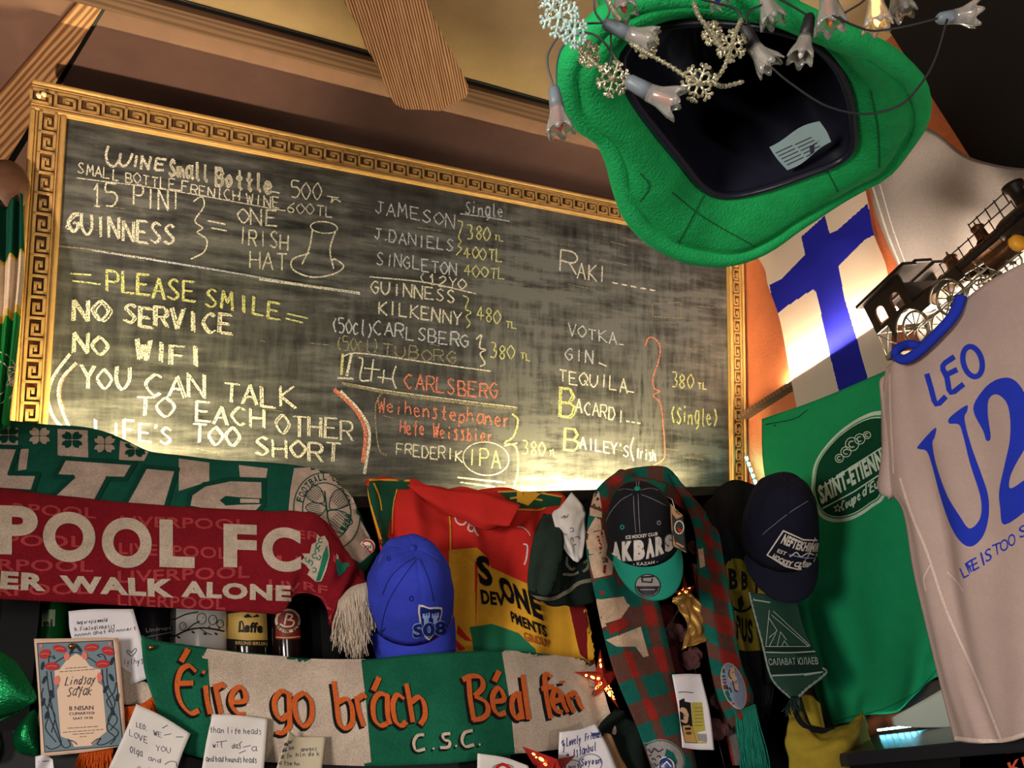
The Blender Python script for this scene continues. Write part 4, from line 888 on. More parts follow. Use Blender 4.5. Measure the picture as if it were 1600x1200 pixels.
    decal('print', d, [ringd(1041, 1197, 14, 14, 2.2, 0, 1), ribbon([(1034,1198),(1042,1190),(1048,1197)], 2, 0, 1, 0)], [C_WHT], o, 1, 4, .0004)
checked()

# ---- black and yellow scarf on the next hook
C_BLK = cloth('black_knit', (24, 23, 26), var=.2); C_YK = cloth('yellow_knit', (148, 126, 40), var=.25)
def bruins():
    o = sheet('football_scarf', 'Y', 1.33, [[(1100,800,1.36),(1112,772,1.34),(1135,755,1.33),(1165,750,1.335),(1200,770,1.36)], [(1097,830),(1115,830,1.30),(1140,830,1.295),(1170,835),(1200,840)], [(1108,880),(1125,880,1.30),(1150,880),(1175,880),(1205,880)], [(1128,940),(1145,940,1.30),(1165,940),(1185,940),(1205,940)], [(1150,1010),(1165,1012,1.30),(1180,1012),(1195,1012),(1210,1010)], [(1158,1070),(1170,1072,1.30),(1185,1072),(1200,1072),(1215,1070)]], 40, 70, [C_BLK, C_YK],
              lambda u, v: 1 if .40+.03*math.sin(u*9) < v < .81 else 0, lambda u, v: .008*math.sin(u*13+1), .005)
    props(o, 'black and yellow ice hockey scarf hanging behind the dark blue cap', 'scarf', 'football scarves')
    K = (1080, 720, 2.858)
    sh = [ringd(*Tz(*K, [(212,550)])[0], 27, 43, 4, 0, 1, 36, rot=-.18)]
    for c, p in (('B', [(165,480),(205,484),(170,575),(208,575)]), ('B', [(222,490),(252,505),(224,580),(250,575)]), ('B', [(175,690),(195,690),(180,770),(198,765)]), ('R', [(200,690),(225,690),(204,800),(228,795)]), ('U', [(222,700),(248,705),(226,810),(250,810)]), ('S', [(250,705),(272,710),(252,815),(276,818)])): sh.append(text(c, Tz(*K, p[:2]), Tz(*K, p[2:]), 0, 1, .05))
    sh += [zp(K, [(205,620),(225,600),(235,640),(215,680)], 0, 1), zr(K, [(90,430),(130,440),(150,410)], 5, 0, 1), zr(K, [(135,590),(170,640)], 8, 0, 1)]
    decal('lettering', o, sh, [C_BLK], o)
    fringe(o, [(1158,1066),(1185,1070),(1212,1066)], [(1150,1110),(1180,1120),(1205,1110)], 'Y', 1.32, 26, .002, C_BLK, 2, 6, 5)
bruins()

# ---- pennant
M_pg = mat('pennant_green', (34, 66, 56), .55, var=.15); M_pg2 = mat('pennant_dark', (14, 38, 32), .55); M_pw = mat('pennant_silver', (150, 165, 155), .5)
def pennant():
    o = sheet('pennant', 'Y', 1.235, [[(1171,926),(1210,930),(1246,930)], [(1186,985),(1225,985),(1260,982)], [(1203,1057),(1245,1057),(1289,1052)], [(1228,1084),(1243,1090),(1262,1074)]], 24, 40, [M_pg], None, lambda u, v: .004*math.sin(u*5), .002)
    props(o, 'small dark green pointed pennant with silver lines hanging below the dark blue cap', 'pennant')
    K = (1080, 720, 2.858); P = lambda *p: Tz(*K, list(p))
    sh = [zp(K, [(322,820),(548,822),(560,865),(335,862)], 0, 1), zp(K, [(340,880),(590,880),(592,938),(350,955)], 0, 1), zr(K, [(328,856),(440,858),(550,852)], 2, 1, 2), zr(K, [(355,960),(480,955),(598,942)], 2.2, 1, 2), zr(K, [(262,620),(350,634)], 2, 1, 2),
          text('САЛАВАТ ЮЛАЕВ', P((340,884),(560,878)), P((344,914),(564,910)), 1, 2, .01)]
    for q in ([(345,670),(330,830),(522,830)], [(355,690),(520,830)], [(362,672),(528,828)], [(342,700),(380,760),(345,790)], [(380,830),(395,765),(420,800)], [(345,830),(375,770)], [(400,830),(412,805),(430,830)]): sh.append(zr(K, q, 1.2, 1, 2, 0))
    decal('print', o, sh, [M_pg2, M_pw], o, 1, 7, .0014)
    bm = bmesh.new(); rope = [(1171,926),(1178,955),(1190,1000),(1205,1057),(1228,1084),(1243,1091),(1262,1075),(1290,1052),(1286,1044)]
    pts = smooth([at(x, y, 'Y', 1.232) for x, y in rope], 14)
    for ph in (0, PI):
        tube(bm, [p+Vector((math.cos(i*.9+ph)*.0016, 0, math.sin(i*.9+ph)*.0016)) for i, p in enumerate(pts)], .0016, 5)
    bmobj('twisted_cord', bm, mat('cord_silver', (120, 135, 125), .6), o)
    fringe(o, [(1236,1088),(1248,1088)], [(1226,1116),(1256,1112)], 'Y', 1.235, 14, .0016, M_pg2, 2, 4, 4, 'tassel')
pennant()

# ---- green T-shirt on the right wall
C_TG = cloth('tshirt_green', (24, 136, 86), var=.1, bump=.2); C_TW = cloth('tshirt_white', (196, 214, 196), var=.15); C_TD = cloth('tshirt_badge', (10, 66, 42), var=.1)
def tshirt():
    rows = [[(1190,655),(1235,640),(1300,615),(1370,585),(1450,550),(1540,510)], [(1196,735),(1250,720),(1310,700),(1390,680),(1470,650),(1560,620)], [(1215,850),(1270,860),(1330,850),(1400,830),(1480,800),(1570,760)], [(1238,960),(1290,975),(1350,970),(1410,950),(1490,920),(1580,890)], [(1262,1060),(1310,1070,1.68),(1360,1065),(1420,1040,1.67),(1475,1000),(1590,960)], [(1292,1140,1.66),(1318,1128,1.64),(1360,1120,1.66),(1415,1100,1.64),(1464,1055,1.68),(1560,1010)]]
    o = sheet('t_shirt', 'X', 1.70, rows, 60, 70, [C_TG], None, lambda u, v: .012*noise.noise(Vector((u*4, v*3, 3)))+.008*math.sin(u*24+v*5)*v, .003)
    props(o, 'green T-shirt with an oval white badge print hanging on the orange wall', 'T-shirt')
    K = (1160, 280, 2.5); H = (1160, 720, 2.5)
    out = [(535,905),(460,930),(380,985),(315,1055),(280,1120),(270,1200)]
    oval = Tz(*K, out)+Tz(*H, [(270,130),(285,185),(315,225),(370,240),(440,225),(510,180),(560,130)])+[(1396,700),(1400,650)]
    cx = sum(p[0] for p in oval)/len(oval); cy = sum(p[1] for p in oval)/len(oval)
    inn = [(cx+(x-cx)*.93, cy+(y-cy)*.93) for x, y in oval]; inn2 = [(cx+(x-cx)*.88, cy+(y-cy)*.88) for x, y in oval]
    sh = [poly(oval, 1, 1, 4), poly(inn, 0, 2, 4), poly([(cx+(x-cx)*.90, cy+(y-cy)*.90) for x, y in oval], 1, 3, 4), poly(inn2, 2, 4, 4)]
    sh += [zr(H, [(300,115),(420,30),(560,-60)], 2, 1, 5, 0), zr(H, [(318,185),(440,120),(560,40)], 2, 1, 5, 0)]
    sh.append(text('SAINT-ETIENNE', Tz(*H, [(296,100),(560,-60)]), Tz(*H, [(312,172),(580,10)]), 1, 5, .05))
    sh += pen('Coupe', (1316,799), (1348,778), 15, 2, 1, 5)+pen("d'Euro", (1350,776), (1392,750), 15, 2, 1, 5)
    a = [(1310+11*(1 if k % 2 == 0 else .45)/2*math.sin(k*PI/5)*1.1, 794-11*(1 if k % 2 == 0 else .45)/2*math.cos(k*PI/5)*1.1) for k in range(10)]; sh.append(ribbon(a+[a[0]], 1.3, 1, 5, 0))
    for x, y, r in ((382,1090,16),(408,1065,20),(432,1035,26),(462,1015,20),(490,1000,14)):
        c = Tz(*K, [(x, y)])[0]; sh.append(ringd(*c, r/2.5, r/2.5, 1.3, 1, 5, 20)); sh.append(ringd(*c, r/5, r/5.5, 1.6, 1, 5, 8, a0=1, a1=5))
    decal('print', o, sh, [C_TG, C_TW, C_TD], o)
    decal('seam', o, [ribbon([(1190,664),(1240,655),(1262,640)], 1.6, 0, 1), ribbon([(1200,742),(1226,850)], 1.2, 0, 1), ribbon([(1292,1132),(1330,1120),(1380,1108),(1430,1082),(1464,1046)], 1, 0, 1)], [C_TD], o)
tshirt()

# ---- blue and white flag
def translucent(name, col, t=.45):
    m = bpy.data.materials.new(name); m.use_nodes = True; nt = m.node_tree; N, L = nt.nodes, nt.links
    b = N['Principled BSDF']; b.inputs['Base Color'].default_value = rgb(*col); b.inputs['Roughness'].default_value = .8; b.inputs['Specular IOR Level'].default_value = .1
    tr = N.new('ShaderNodeBsdfTranslucent'); tr.inputs[0].default_value = rgb(*col); mx = N.new('ShaderNodeMixShader'); mx.inputs[0].default_value = t
    n = N.new('ShaderNodeTexNoise'); n.inputs['Scale'].default_value = 30; bp = N.new('ShaderNodeBump'); bp.inputs['Strength'].default_value = .3; bp.inputs['Distance'].default_value = .003; tc = N.new('ShaderNodeTexCoord')
    L.new(tc.outputs['Object'], n.inputs[0]); L.new(n.outputs[0], bp.inputs['Height']); L.new(bp.outputs[0], b.inputs['Normal'])
    L.new(b.outputs[0], mx.inputs[1]); L.new(tr.outputs[0], mx.inputs[2]); L.new(mx.outputs[0], N['Material Output'].inputs[0]); return m
def flag():
    K = (1160, 280, 2.5); P = lambda pts: Tz(*K, pts)
    rows = [P([(20,250),(180,160),(330,60),(465,-40)]), P([(85,345),(250,250),(340,200),(490,90)]), P([(105,420),(258,335),(375,260),(512,215)]), P([(150,560),(290,440),(400,380),(560,350)]), P([(195,805),(350,705),(450,620),(580,530)]), P([(215,900),(370,820),(475,730),(582,640)]), P([(250,1000),(392,890),(498,810),(590,720)])]
    o = sheet('flag', 'X', 1.752, rows, 60, 70, [translucent('flag_white', (222, 212, 196))], None, lambda u, v: .004*noise.noise(Vector((u*4, v*5, 9)))+.003*math.sin(u*9+v*4), 0)
    props(o, 'white flag with a blue cross hanging on the orange wall above the green T-shirt', 'flag')
    # blue cross dyed into the cloth: its own faces in the same sheet
    me = o.data; me.materials.append(translucent('flag_blue', (34, 40, 168)))
    cross = P([(230,225),(322,142),(340,212),(370,200),(488,95),(520,215),(480,235),(375,340),(400,470),(452,640),(498,810),(396,892),(372,810),(345,700),(290,445),(275,430),(160,505),(130,530),(105,412),(150,392),(245,295)])
    def inside(x, y, q):
        r = False; j = len(q)-1
        for i in range(len(q)):
            if (q[i][1] > y) != (q[j][1] > y) and x < (q[j][0]-q[i][0])*(y-q[i][1])/(q[j][1]-q[i][1])+q[i][0]: r = not r
            j = i
        return r
    bm = bmesh.new(); bm.from_mesh(me); bmesh.ops.subdivide_edges(bm, edges=bm.edges, cuts=2, use_grid_fill=True)
    for f in bm.faces:
        c = proj(f.calc_center_median()); f.material_index = 1 if inside(c[0], c[1], cross) else 0
        f.smooth = True
    bm.to_mesh(me); bm.free()
flag()

# ---- grey T-shirt at the upper right
C_GT = cloth('grey_marl', (150, 138, 132), var=.10, vs=140, bump=.3); C_GTW = cloth('pale_tape', (215, 205, 190))
def greytee():
    rows = [[(1395,205,1.58),(1447,199),(1500,238),(1550,256),(1605,262),(1700,262)], [(1362,290),(1420,280),(1490,300),(1560,310),(1640,310),(1720,310)], [(1385,370),(1440,370),(1500,370),(1570,370),(1650,370),(1730,360)], [(1410,430),(1460,440),(1520,440),(1590,430),(1660,420),(1740,410)], [(1440,540),(1490,540),(1550,530),(1610,510),(1680,490),(1760,470)]]
    o = sheet('t_shirt', 'X', 1.56, rows, 50, 40, [C_GT], None, lambda u, v: .014*noise.noise(Vector((u*3, v*3, 5)))+.006*math.sin(u*14+v*3), .003)
    props(o, 'grey marl T-shirt hung at the upper right behind the model locomotive', 'T-shirt')
    decal('seam', o, [ribbon([(1364,292),(1387,365),(1412,428),(1428,480)], 3.2, 0, 1), ribbon([(1375,288),(1396,360),(1420,425)], 2, 0, 1)], [C_GTW], o)
greytee()

# ---- grey shirt with blue lettering
C_UG = cloth('shirt_grey', (172, 150, 140), var=.1, bump=.2, vs=9); C_UB = cloth('shirt_blue', (34, 52, 168), var=.08, bump=.1); C_UP = cloth('shirt_piping', (212, 190, 176), var=.1)
def leo():
    rows = [[(1384,574,1.33),(1416,556,1.32),(1470,506,1.30),(1520,458,1.29),(1590,415,1.28),(1700,370,1.30)], [(1376,650,1.33),(1425,640),(1480,610),(1540,575),(1610,540),(1720,490)], [(1384,752,1.33),(1440,755),(1500,735),(1560,710),(1630,680),(1730,640)], [(1412,800,1.32),(1455,835),(1515,840),(1570,820),(1640,790),(1740,750)], [(1430,900,1.32),(1470,940),(1525,950),(1585,930),(1650,900),(1745,860)], [(1460,1030,1.32),(1490,1060),(1545,1065),(1600,1040),(1660,1020),(1750,980)], [(1492,1158,1.32),(1528,1162),(1566,1161),(1612,1149),(1675,1132),(1760,1110)]]
    def dp(u, v):
        d = .010*noise.noise(Vector((u*3.5, v*3, 8)))
        d += -.030*math.exp(-((u-.20-.10*v)/.07)**2)*min(1, max(0, (v-.18)*3))*(1-.55*v)      # long fold under the arm
        d += .010*math.sin(u*20+v*3)*max(0, v-.45) + .008*math.exp(-((u-.1)/.06)**2)
        return d
    o = sheet('sports_shirt', 'X', 1.30, rows, 90, 110, [C_UG], None, dp, .003)
    props(o, 'grey sports shirt with blue lettering and a blue collar hanging from the train shelf', 'shirt')
    K = (1370, 540, 3)
    t = [zr(K, q, 8.5, 0, 1, 3) for q in ([(235,132),(255,200),(280,275),(325,238)], [(365,52),(310,95),(330,150),(348,220),(408,180)], [(322,140),(378,112)])]
    t.append(ringd(*Tz(*K, [(450,75)])[0], 14.5, 24, 8.5, 0, 1, 36, rot=-.25))
    U = [(195,470),(275,385),(272,430),(262,460),(280,560),(330,700),(390,800),(430,855),(465,840),(490,790),(485,700),(440,560),(405,420),(385,370),(340,365),(345,335),(420,280),(425,305),(412,345),(440,460),(490,600),(522,700),(525,800),(500,890),(450,940),(400,925),(350,850),(300,710),(260,560),(235,495),(200,485)]
    t.append(zp(K, U, 0, 1, 4))
    T2 = [(453,300),(490,220),(550,165),(625,152),(680,200),(720,300),(720,380),(700,470),(650,560),(625,620),(628,670),(700,625),(760,590),(800,700),(720,760),(600,840),(580,760),(575,680),(600,560),(625,440),(625,330),(605,260),(560,228),(525,255),(522,330),(535,430),(515,445),(500,400)]
    t.append(zp(K, T2, 0, 1, 4))
    for c, p in (('L', [(388,1045),(408,1040),(408,1092),(434,1078)]), ('I', [(420,1018),(426,1015),(442,1062),(448,1058)]), ('F', [(412,1022),(445,1000),(436,1072),(445,1066)]), ('E', [(440,1005),(466,990),(452,1060),(482,1042)]), ('I', [(484,972),(492,968),(500,1032),(508,1028)]), ('S', [(505,960),(535,945),(512,1018),(542,1002)]),
                 ('T', [(540,935),(580,920),(555,985),(580,975)]), ('O', [(574,920),(612,900),(585,972),(622,950)]), ('O', [(612,895),(645,875),(622,948),(655,928)]), ('S', [(665,850),(700,835),(672,905),(705,890)])): t.append(text(c, Tz(*K, p[:2]), Tz(*K, p[2:]), 0, 1, .005))
    decal('lettering', o, t, [C_UB], o)
    decal('piping', o, [zr(K, [(62,130),(65,300),(80,600)], 3, 0, 1), zr(K, [(110,620),(160,780),(240,980),(330,1250),(470,1560),(590,1865)], 4, 0, 1), zr(K, [(250,1030),(222,1090),(232,1150)], 2.4, 0, 1), zr(K, [(330,1060),(380,1110),(405,1150)], 1.6, 0, 1), ribbon([(1492,1153),(1528,1157),(1566,1157),(1612,1144),(1690,1122)], 6, 0, 1)], [C_UP], o)
    # rolled collar
    bm = bmesh.new()
    tube(bm, smooth([at(x, y, 'X', v) for x, y, v in ((1399,556,1.29),(1412,562,1.285),(1432,552,1.28),(1462,524,1.275),(1490,492,1.275),(1502,462,1.28))], 6), [.005]+[.008]*2+[.0095]*28, 10)
    tube(bm, smooth([at(x, y, 'X', v) for x, y, v in ((1399,557,1.29),(1402,546,1.30),(1418,538,1.32),(1436,540,1.33))], 6), .009, 8)
    bmobj('collar', bm, C_UB, o)
    # short sleeve hanging at the side
    sheet('sleeve', 'X', 1.335, [[(1374,600),(1382,585),(1394,575)], [(1380,680),(1388,680,1.32),(1396,690)], [(1371,754),(1388,768,1.32),(1408,752)], [(1374,764),(1392,778),(1412,788)]], 14, 30, [C_UG], None, lambda u, v: .004*math.sin(u*8), .003, o)
leo()
# ================================================================ caps
def cap(name, label, px, py, Y, s, alpha, roll_, turn, col, bcol, dims=(.088, .098, .125), soft=.0, brimdrop=.9, brimlen=.072, bend=1.0):
    """a hanging cap: (px, py) is the middle of its opening; alpha tips the crown towards the viewer, roll_ leans it, turn swings the peak sideways"""
    C = at(px, py, 'Y', Y); V = (EYE-C).normalized(); U = (CU-V*CU.dot(V)).normalized(); R_ = U.cross(V)
    z = U*math.cos(alpha)+V*math.sin(alpha); y = V*math.cos(alpha)-U*math.sin(alpha); x = y.cross(z)
    M = frame_M((0, 0, 0), x, y, z)
    M = Matrix.Translation(C) @ Matrix.Rotation(roll_, 4, V) @ M @ Matrix.Rotation(turn, 4, 'Z') @ Matrix.Scale(s, 4)
    a, b, h = dims
    o = empty(name, C, label, 'cap', 'baseball caps')
    bm = bmesh.new(); nt, nf = 96, 22; rings = []
    for j in range(nf+1):
        ph = j/nf*PI/2; ring = []
        for i in range(nt):
            t = 2*PI*i/nt
            k = 1
            for q in range(6):
                d = (t-(PI/2+q*PI/3)+PI) % (2*PI)-PI; k -= .016*math.exp(-(d/.035)**2)*math.cos(ph)**.3
            cr_, sr = max(0, math.cos(ph))**.72, math.sin(ph)**.92
            hh = h*(1+.10*max(0, math.sin(t))*math.sin(2*ph))
            p = Vector((a*cr_*math.cos(t)*k, b*cr_*math.sin(t)*k, hh*sr*(1-.02*(1-k)/.016)))
            if soft: p += p.normalized()*soft*min(1, ph*1.6)*noise.noise(p*26+Vector((3, 1, 7)))*(1 if math.sin(t) < .35 else .35)
            ring.append(bm.verts.new(M @ p))
        rings.append(ring)
    for j in range(nf):
        for i in range(nt):
            f = bm.faces.new((rings[j][i], rings[j][(i+1) % nt], rings[j+1][(i+1) % nt], rings[j+1][i])); f.smooth = True
    bmesh.ops.remove_doubles(bm, verts=bm.verts, dist=1e-5)
    cw = bmobj('crown', bm, col, o)
    md = cw.modifiers.new('thickness', 'SOLIDIFY'); md.thickness = .002; md.offset = -1
    bm = bmesh.new(); n = 40; m = 10; G_ = []
    for i in range(n+1):
        t = PI/2+(i/n-.5)*2.35; e = math.cos((i/n-.5)*PI)**.6
        row = []
        for j in range(m+1):
            r = j/m; L = brimlen*e*r
            p = Vector((a*math.cos(t)*(1+.05*r), b*math.sin(t)+L, 0)); p.z = -bend*p.x*p.x*2.4*min(1, r*1.6)-brimdrop*L*.35*(1+r*.3)-.002
            p.x *= 1-.0*r; row.append(p)
        G_.append(row)
    up = [[bm.verts.new(M @ p) for p in r] for r in G_]; dn = [[bm.verts.new(M @ (p-Vector((0, 0, .0035)))) for p in r] for r in G_]
    for i in range(n):
        for j in range(m):
            for g, fl in ((up, 1), (dn, 0)):
                q = (g[i][j], g[i+1][j], g[i+1][j+1], g[i][j+1]); f = bm.faces.new(q if fl else q[::-1]); f.smooth = True
        bm.faces.new((up[i][m], up[i+1][m], dn[i+1][m], dn[i][m]))
    br = bmobj('peak', bm, bcol, o)
    bm = bmesh.new(); lathe(bm, [(0, .008), (.005, .007), (.0075, .003), (.0075, 0), (0, 0)], M @ Matrix.Translation((0, 0, h-.001)), 16); bt = bmobj('top_button', bm, bcol, o)
    return o, cw, br, M
C_BLUE = cloth('cap_blue', (50, 62, 172), var=.18, bump=.25, vs=16); C_BK2 = cloth('cap_black', (26, 25, 29), var=.12, bump=.3); C_TL = cloth('cap_teal', (30, 128, 106), var=.1, bump=.3); C_NV = cloth('cap_navy', (22, 22, 36), var=.15, bump=.3)
C_LB = cloth('embroidery_pale_blue', (150, 170, 225)); C_DB = cloth('embroidery_dark_blue', (22, 36, 110)); C_THR = cloth('thread_grey', (120, 118, 122))
def bluecap():
    o, cw, br, M = cap('baseball_cap', 'worn blue baseball cap with a castle shield badge beside the maroon scarf fringe', 640, 945, 1.275, .93, rad(48), rad(-3), rad(14), C_BLUE, C_BLUE, dims=(.086, .098, .150), soft=.010, brimdrop=2.6, bend=.8)
    K = (560, 740, 4); P = lambda q: Tz(*K, q)
    sh = [zp(K, [(375,818),(440,835),(520,835),(518,890),(495,960),(440,1042),(400,990),(380,920)], 0, 1, 2), zp(K, [(384,830),(440,845),(510,845),(508,890),(485,955),(440,1028),(408,980),(390,915)], 1, 2, 2)]
    for x in (402, 456): sh.append(zp(K, [(x,872),(x+10,872),(x+10,884),(x+16,884),(x+16,870),(x+26,868),(x+26,882),(x+32,881),(x+32,866),(x+42,864),(x+42,895),(x+34,900),(x+36,935),(x+8,935),(x+8,902),(x,898)], 2, 3))
    sh += [text('S08', P([(335,930),(538,908)]), P([(338,1026),(542,1004)]), 3, 4, .09), text('S08', P([(339,935),(536,913)]), P([(342,1020),(540,998)]), 4, 5, .04)]
    decal('crest', cw, sh, [C_WHT, C_DB, C_LB, C_LB, C_DB], cw, 1, 5)
    st = []
    for q in ([(370,530),(300,620),(220,740),(170,850),(135,1010)], [(385,535),(420,610),(450,700),(470,800)], [(360,525),(280,570),(200,650),(150,760)]): st.append(zr(K, q, 1.2, 0, 1))
    st += [ringd(*P([(332,780)])[0], 3, 3.6, 1.6, 0, 1, 16), ringd(*P([(190,532)])[0], 2.5, 3, 1.6, 0, 1, 16)]
    decal('stitching', cw, st, [C_DB], cw, 1, 8)
    decal('side_lettering', cw, [text('MOCL', P([(62,600),(92,475)]), P([(50,605),(72,470)]), 0, 1, .03)], [C_WHT], cw, 1, 5)
bluecap()
M_tag = mat('hang_tag', (44, 52, 46), .5); M_tan = mat('tan_card', (176, 132, 92), .6); M_stick = mat('sticker_grey', (128, 122, 118), .35); M_stk = mat('sticker_black', (22, 20, 22), .35)
def akbars():
    o, cw, br, M = cap('baseball_cap', 'black baseball cap with teal peak, round sticker and hanging tag on the checked scarf', 1004, 842, 1.15, .84, rad(40), rad(6), rad(9), C_BK2, C_TL, dims=(.086, .098, .150), brimdrop=1.2, brimlen=.068, bend=1.0)
    K = (800, 740, 5); P = lambda q: Tz(*K, q)
    sh = []
    for q in ([(940,160),(850,210),(760,320),(710,450)], [(985,160),(990,300),(1000,460)], [(950,175),(955,300),(968,460)], [(1010,165),(1100,200),(1200,250)], [(950,130),(880,120),(830,130)], [(1005,130),(1080,115),(1140,130)], [(975,120),(972,60),(975,5)], [(990,120),(992,60),(995,5)]): sh.append(zr(K, q, 1, 2, 1))
    sh += [ringd(*P([(862,418)])[0], 2.6, 3, 1.8, 3, 1, 16), ringd(*P([(1146,384)])[0], 2.4, 3, 1.8, 2, 1, 16)]
    sh.append(text('ICE HOCKEY CLUB', P([(888,484),(1010,472),(1136,456)]), P([(890,512),(1010,500),(1136,482)]), 0, 1, .03))
    top = P([(772,536),(900,528),(1040,512),(1150,490),(1262,470)]); bot = P([(782,672),(900,680),(1040,665),(1150,632),(1262,588)])
    for i, c in enumerate('AKBARS'):
        t = [cr([Vector((p[0], p[1], 0)) for p in top], (i+k)/6) for k in (.06, .97)]; b = [cr([Vector((p[0], p[1], 0)) for p in bot], (i+k)/6) for k in (.06, .97)]
        t = [(p.x, p.y) for p in t]; b = [(p.x, p.y) for p in b]
        sh.append(text(c, [(x-.9, y-.9) for x, y in t], [(x+.6, y+1.2) for x, y in b], 1, 1, .12)); sh.append(text(c, t, b, 0, 3, .07))
    sh.append(text('- KAZAN -', P([(945,690),(1045,690),(1140,672)]), P([(948,716),(1045,714),(1140,694)]), 0, 1, .02))
    decal('embroidery', cw, sh, [C_WHT, C_THR, C_THR, C_TL], cw, 1, 5, .0005)
    c = P([(1061,876)])[0]
    sk = [disc(c[0], c[1], 20.5, 18.5, 1, 1), disc(c[0], c[1], 18.5, 16.8, 0, 2), poly([(c[0]-18.3, c[1]+1), (c[0]+18.3, c[1]+1), (c[0]+15, c[1]+9), (c[0]+8, c[1]+15), (c[0], c[1]+16.6), (c[0]-8, c[1]+15), (c[0]-15, c[1]+9)], 1, 3), ribbon([(c[0]-8, c[1]-6), (c[0]-9, c[1]-13), (c[0]+8, c[1]-14)], 3, 1, 3, 0), ribbon([(c[0]-7, c[1]-6), (c[0]+6, c[1]-5), (c[0]+7, c[1]-10)], 2.4, 1, 3, 0), ribbon([(c[0]-11, c[1]+6.5), (c[0]+11, c[1]+6.5)], 1.6, 0, 4, 0)]
    decal('sticker', br, sk, [M_stick, M_stk], br, 1, 5, .0005)
    tg = sheet('hang_tag', 'Y', 1.02, [[(1047,786),(1068,806)], [(1049,820),(1070,833)], [(1051,853),(1073,864)]], 6, 8, [M_tag], None, None, .0016, o)
    decal('tag_print', tg, [ribbon([(1047,787),(1051,853)], 2.4, 0, 1, 0), ribbon([(1051,853),(1072,863)], 1.6, 0, 1, 0), ribbon([(1048,787),(1067,806)], 1.4, 0, 1, 0), ringd(1061, 824, 7, 10, 1.8, 1, 1, 24), zp(K, [(1290,420),(1325,440),(1330,460),(1300,455)], 2, 2), ribbon([(1056,848),(1068,855)], 3, 0, 1, 0), ribbon([(1054,797),(1064,806)], 2, 0, 1, 0)], [M_tan, C_WHT, C_RED], tg, 1, 6, .0004)
    bm = bmesh.new(); tube(bm, [at(1042, 776, 'Y', 1.07), at(1050, 780, 'Y', 1.03), at(1054, 793, 'Y', 1.018)], .0006, 5); bmobj('tag_string', bm, C_WHT, o)
akbars()
def neft():
    o, cw, br, M = cap('baseball_cap', 'dark navy baseball cap with a framed white patch, hanging beside the green T-shirt', 1216, 848, 1.22, 1.05, rad(40), rad(-6), rad(14), C_NV, C_NV, dims=(.084, .096, .178), soft=.006, brimdrop=1.6, brimlen=.05, bend=.7)
    K = (1080, 720, 2.858)
    fr = Tz(*K, [(412,312),(500,352),(598,358),(560,425),(540,480),(500,490),(420,470),(340,420)])
    P = lambda *q: Tz(*K, list(q))
    sh = [ribbon(fr+[fr[0]], 2.2, 0, 1, 0), text('NEFTEKHIMIK', P((420,326),(500,360),(588,370)), P((398,368),(485,400),(576,408)), 0, 1, .05), text('HOCKEY CLUB', P((372,414),(440,446),(540,454)), P((357,434),(430,468),(532,478)), 0, 1, .05),
          text('EST', P((390,392),(428,408)), P((382,407),(420,424)), 0, 1, .02), zr(K, [(440,428),(470,408),(488,428),(520,412),(548,420)], 1.8, 0, 1), zr(K, [(436,418),(500,432),(545,434)], 1.2, 1, 1)]
    decal('patch', cw, sh, [C_WHT, C_LB], cw, 1, 5)
    decal('stitching', cw, [zr(K, [(520,180),(440,230),(340,310),(320,330)], 1, 0, 1), zr(K, [(235,130),(215,190),(225,260)], 1, 0, 1)], [C_THR], cw, 1, 8)
neft()

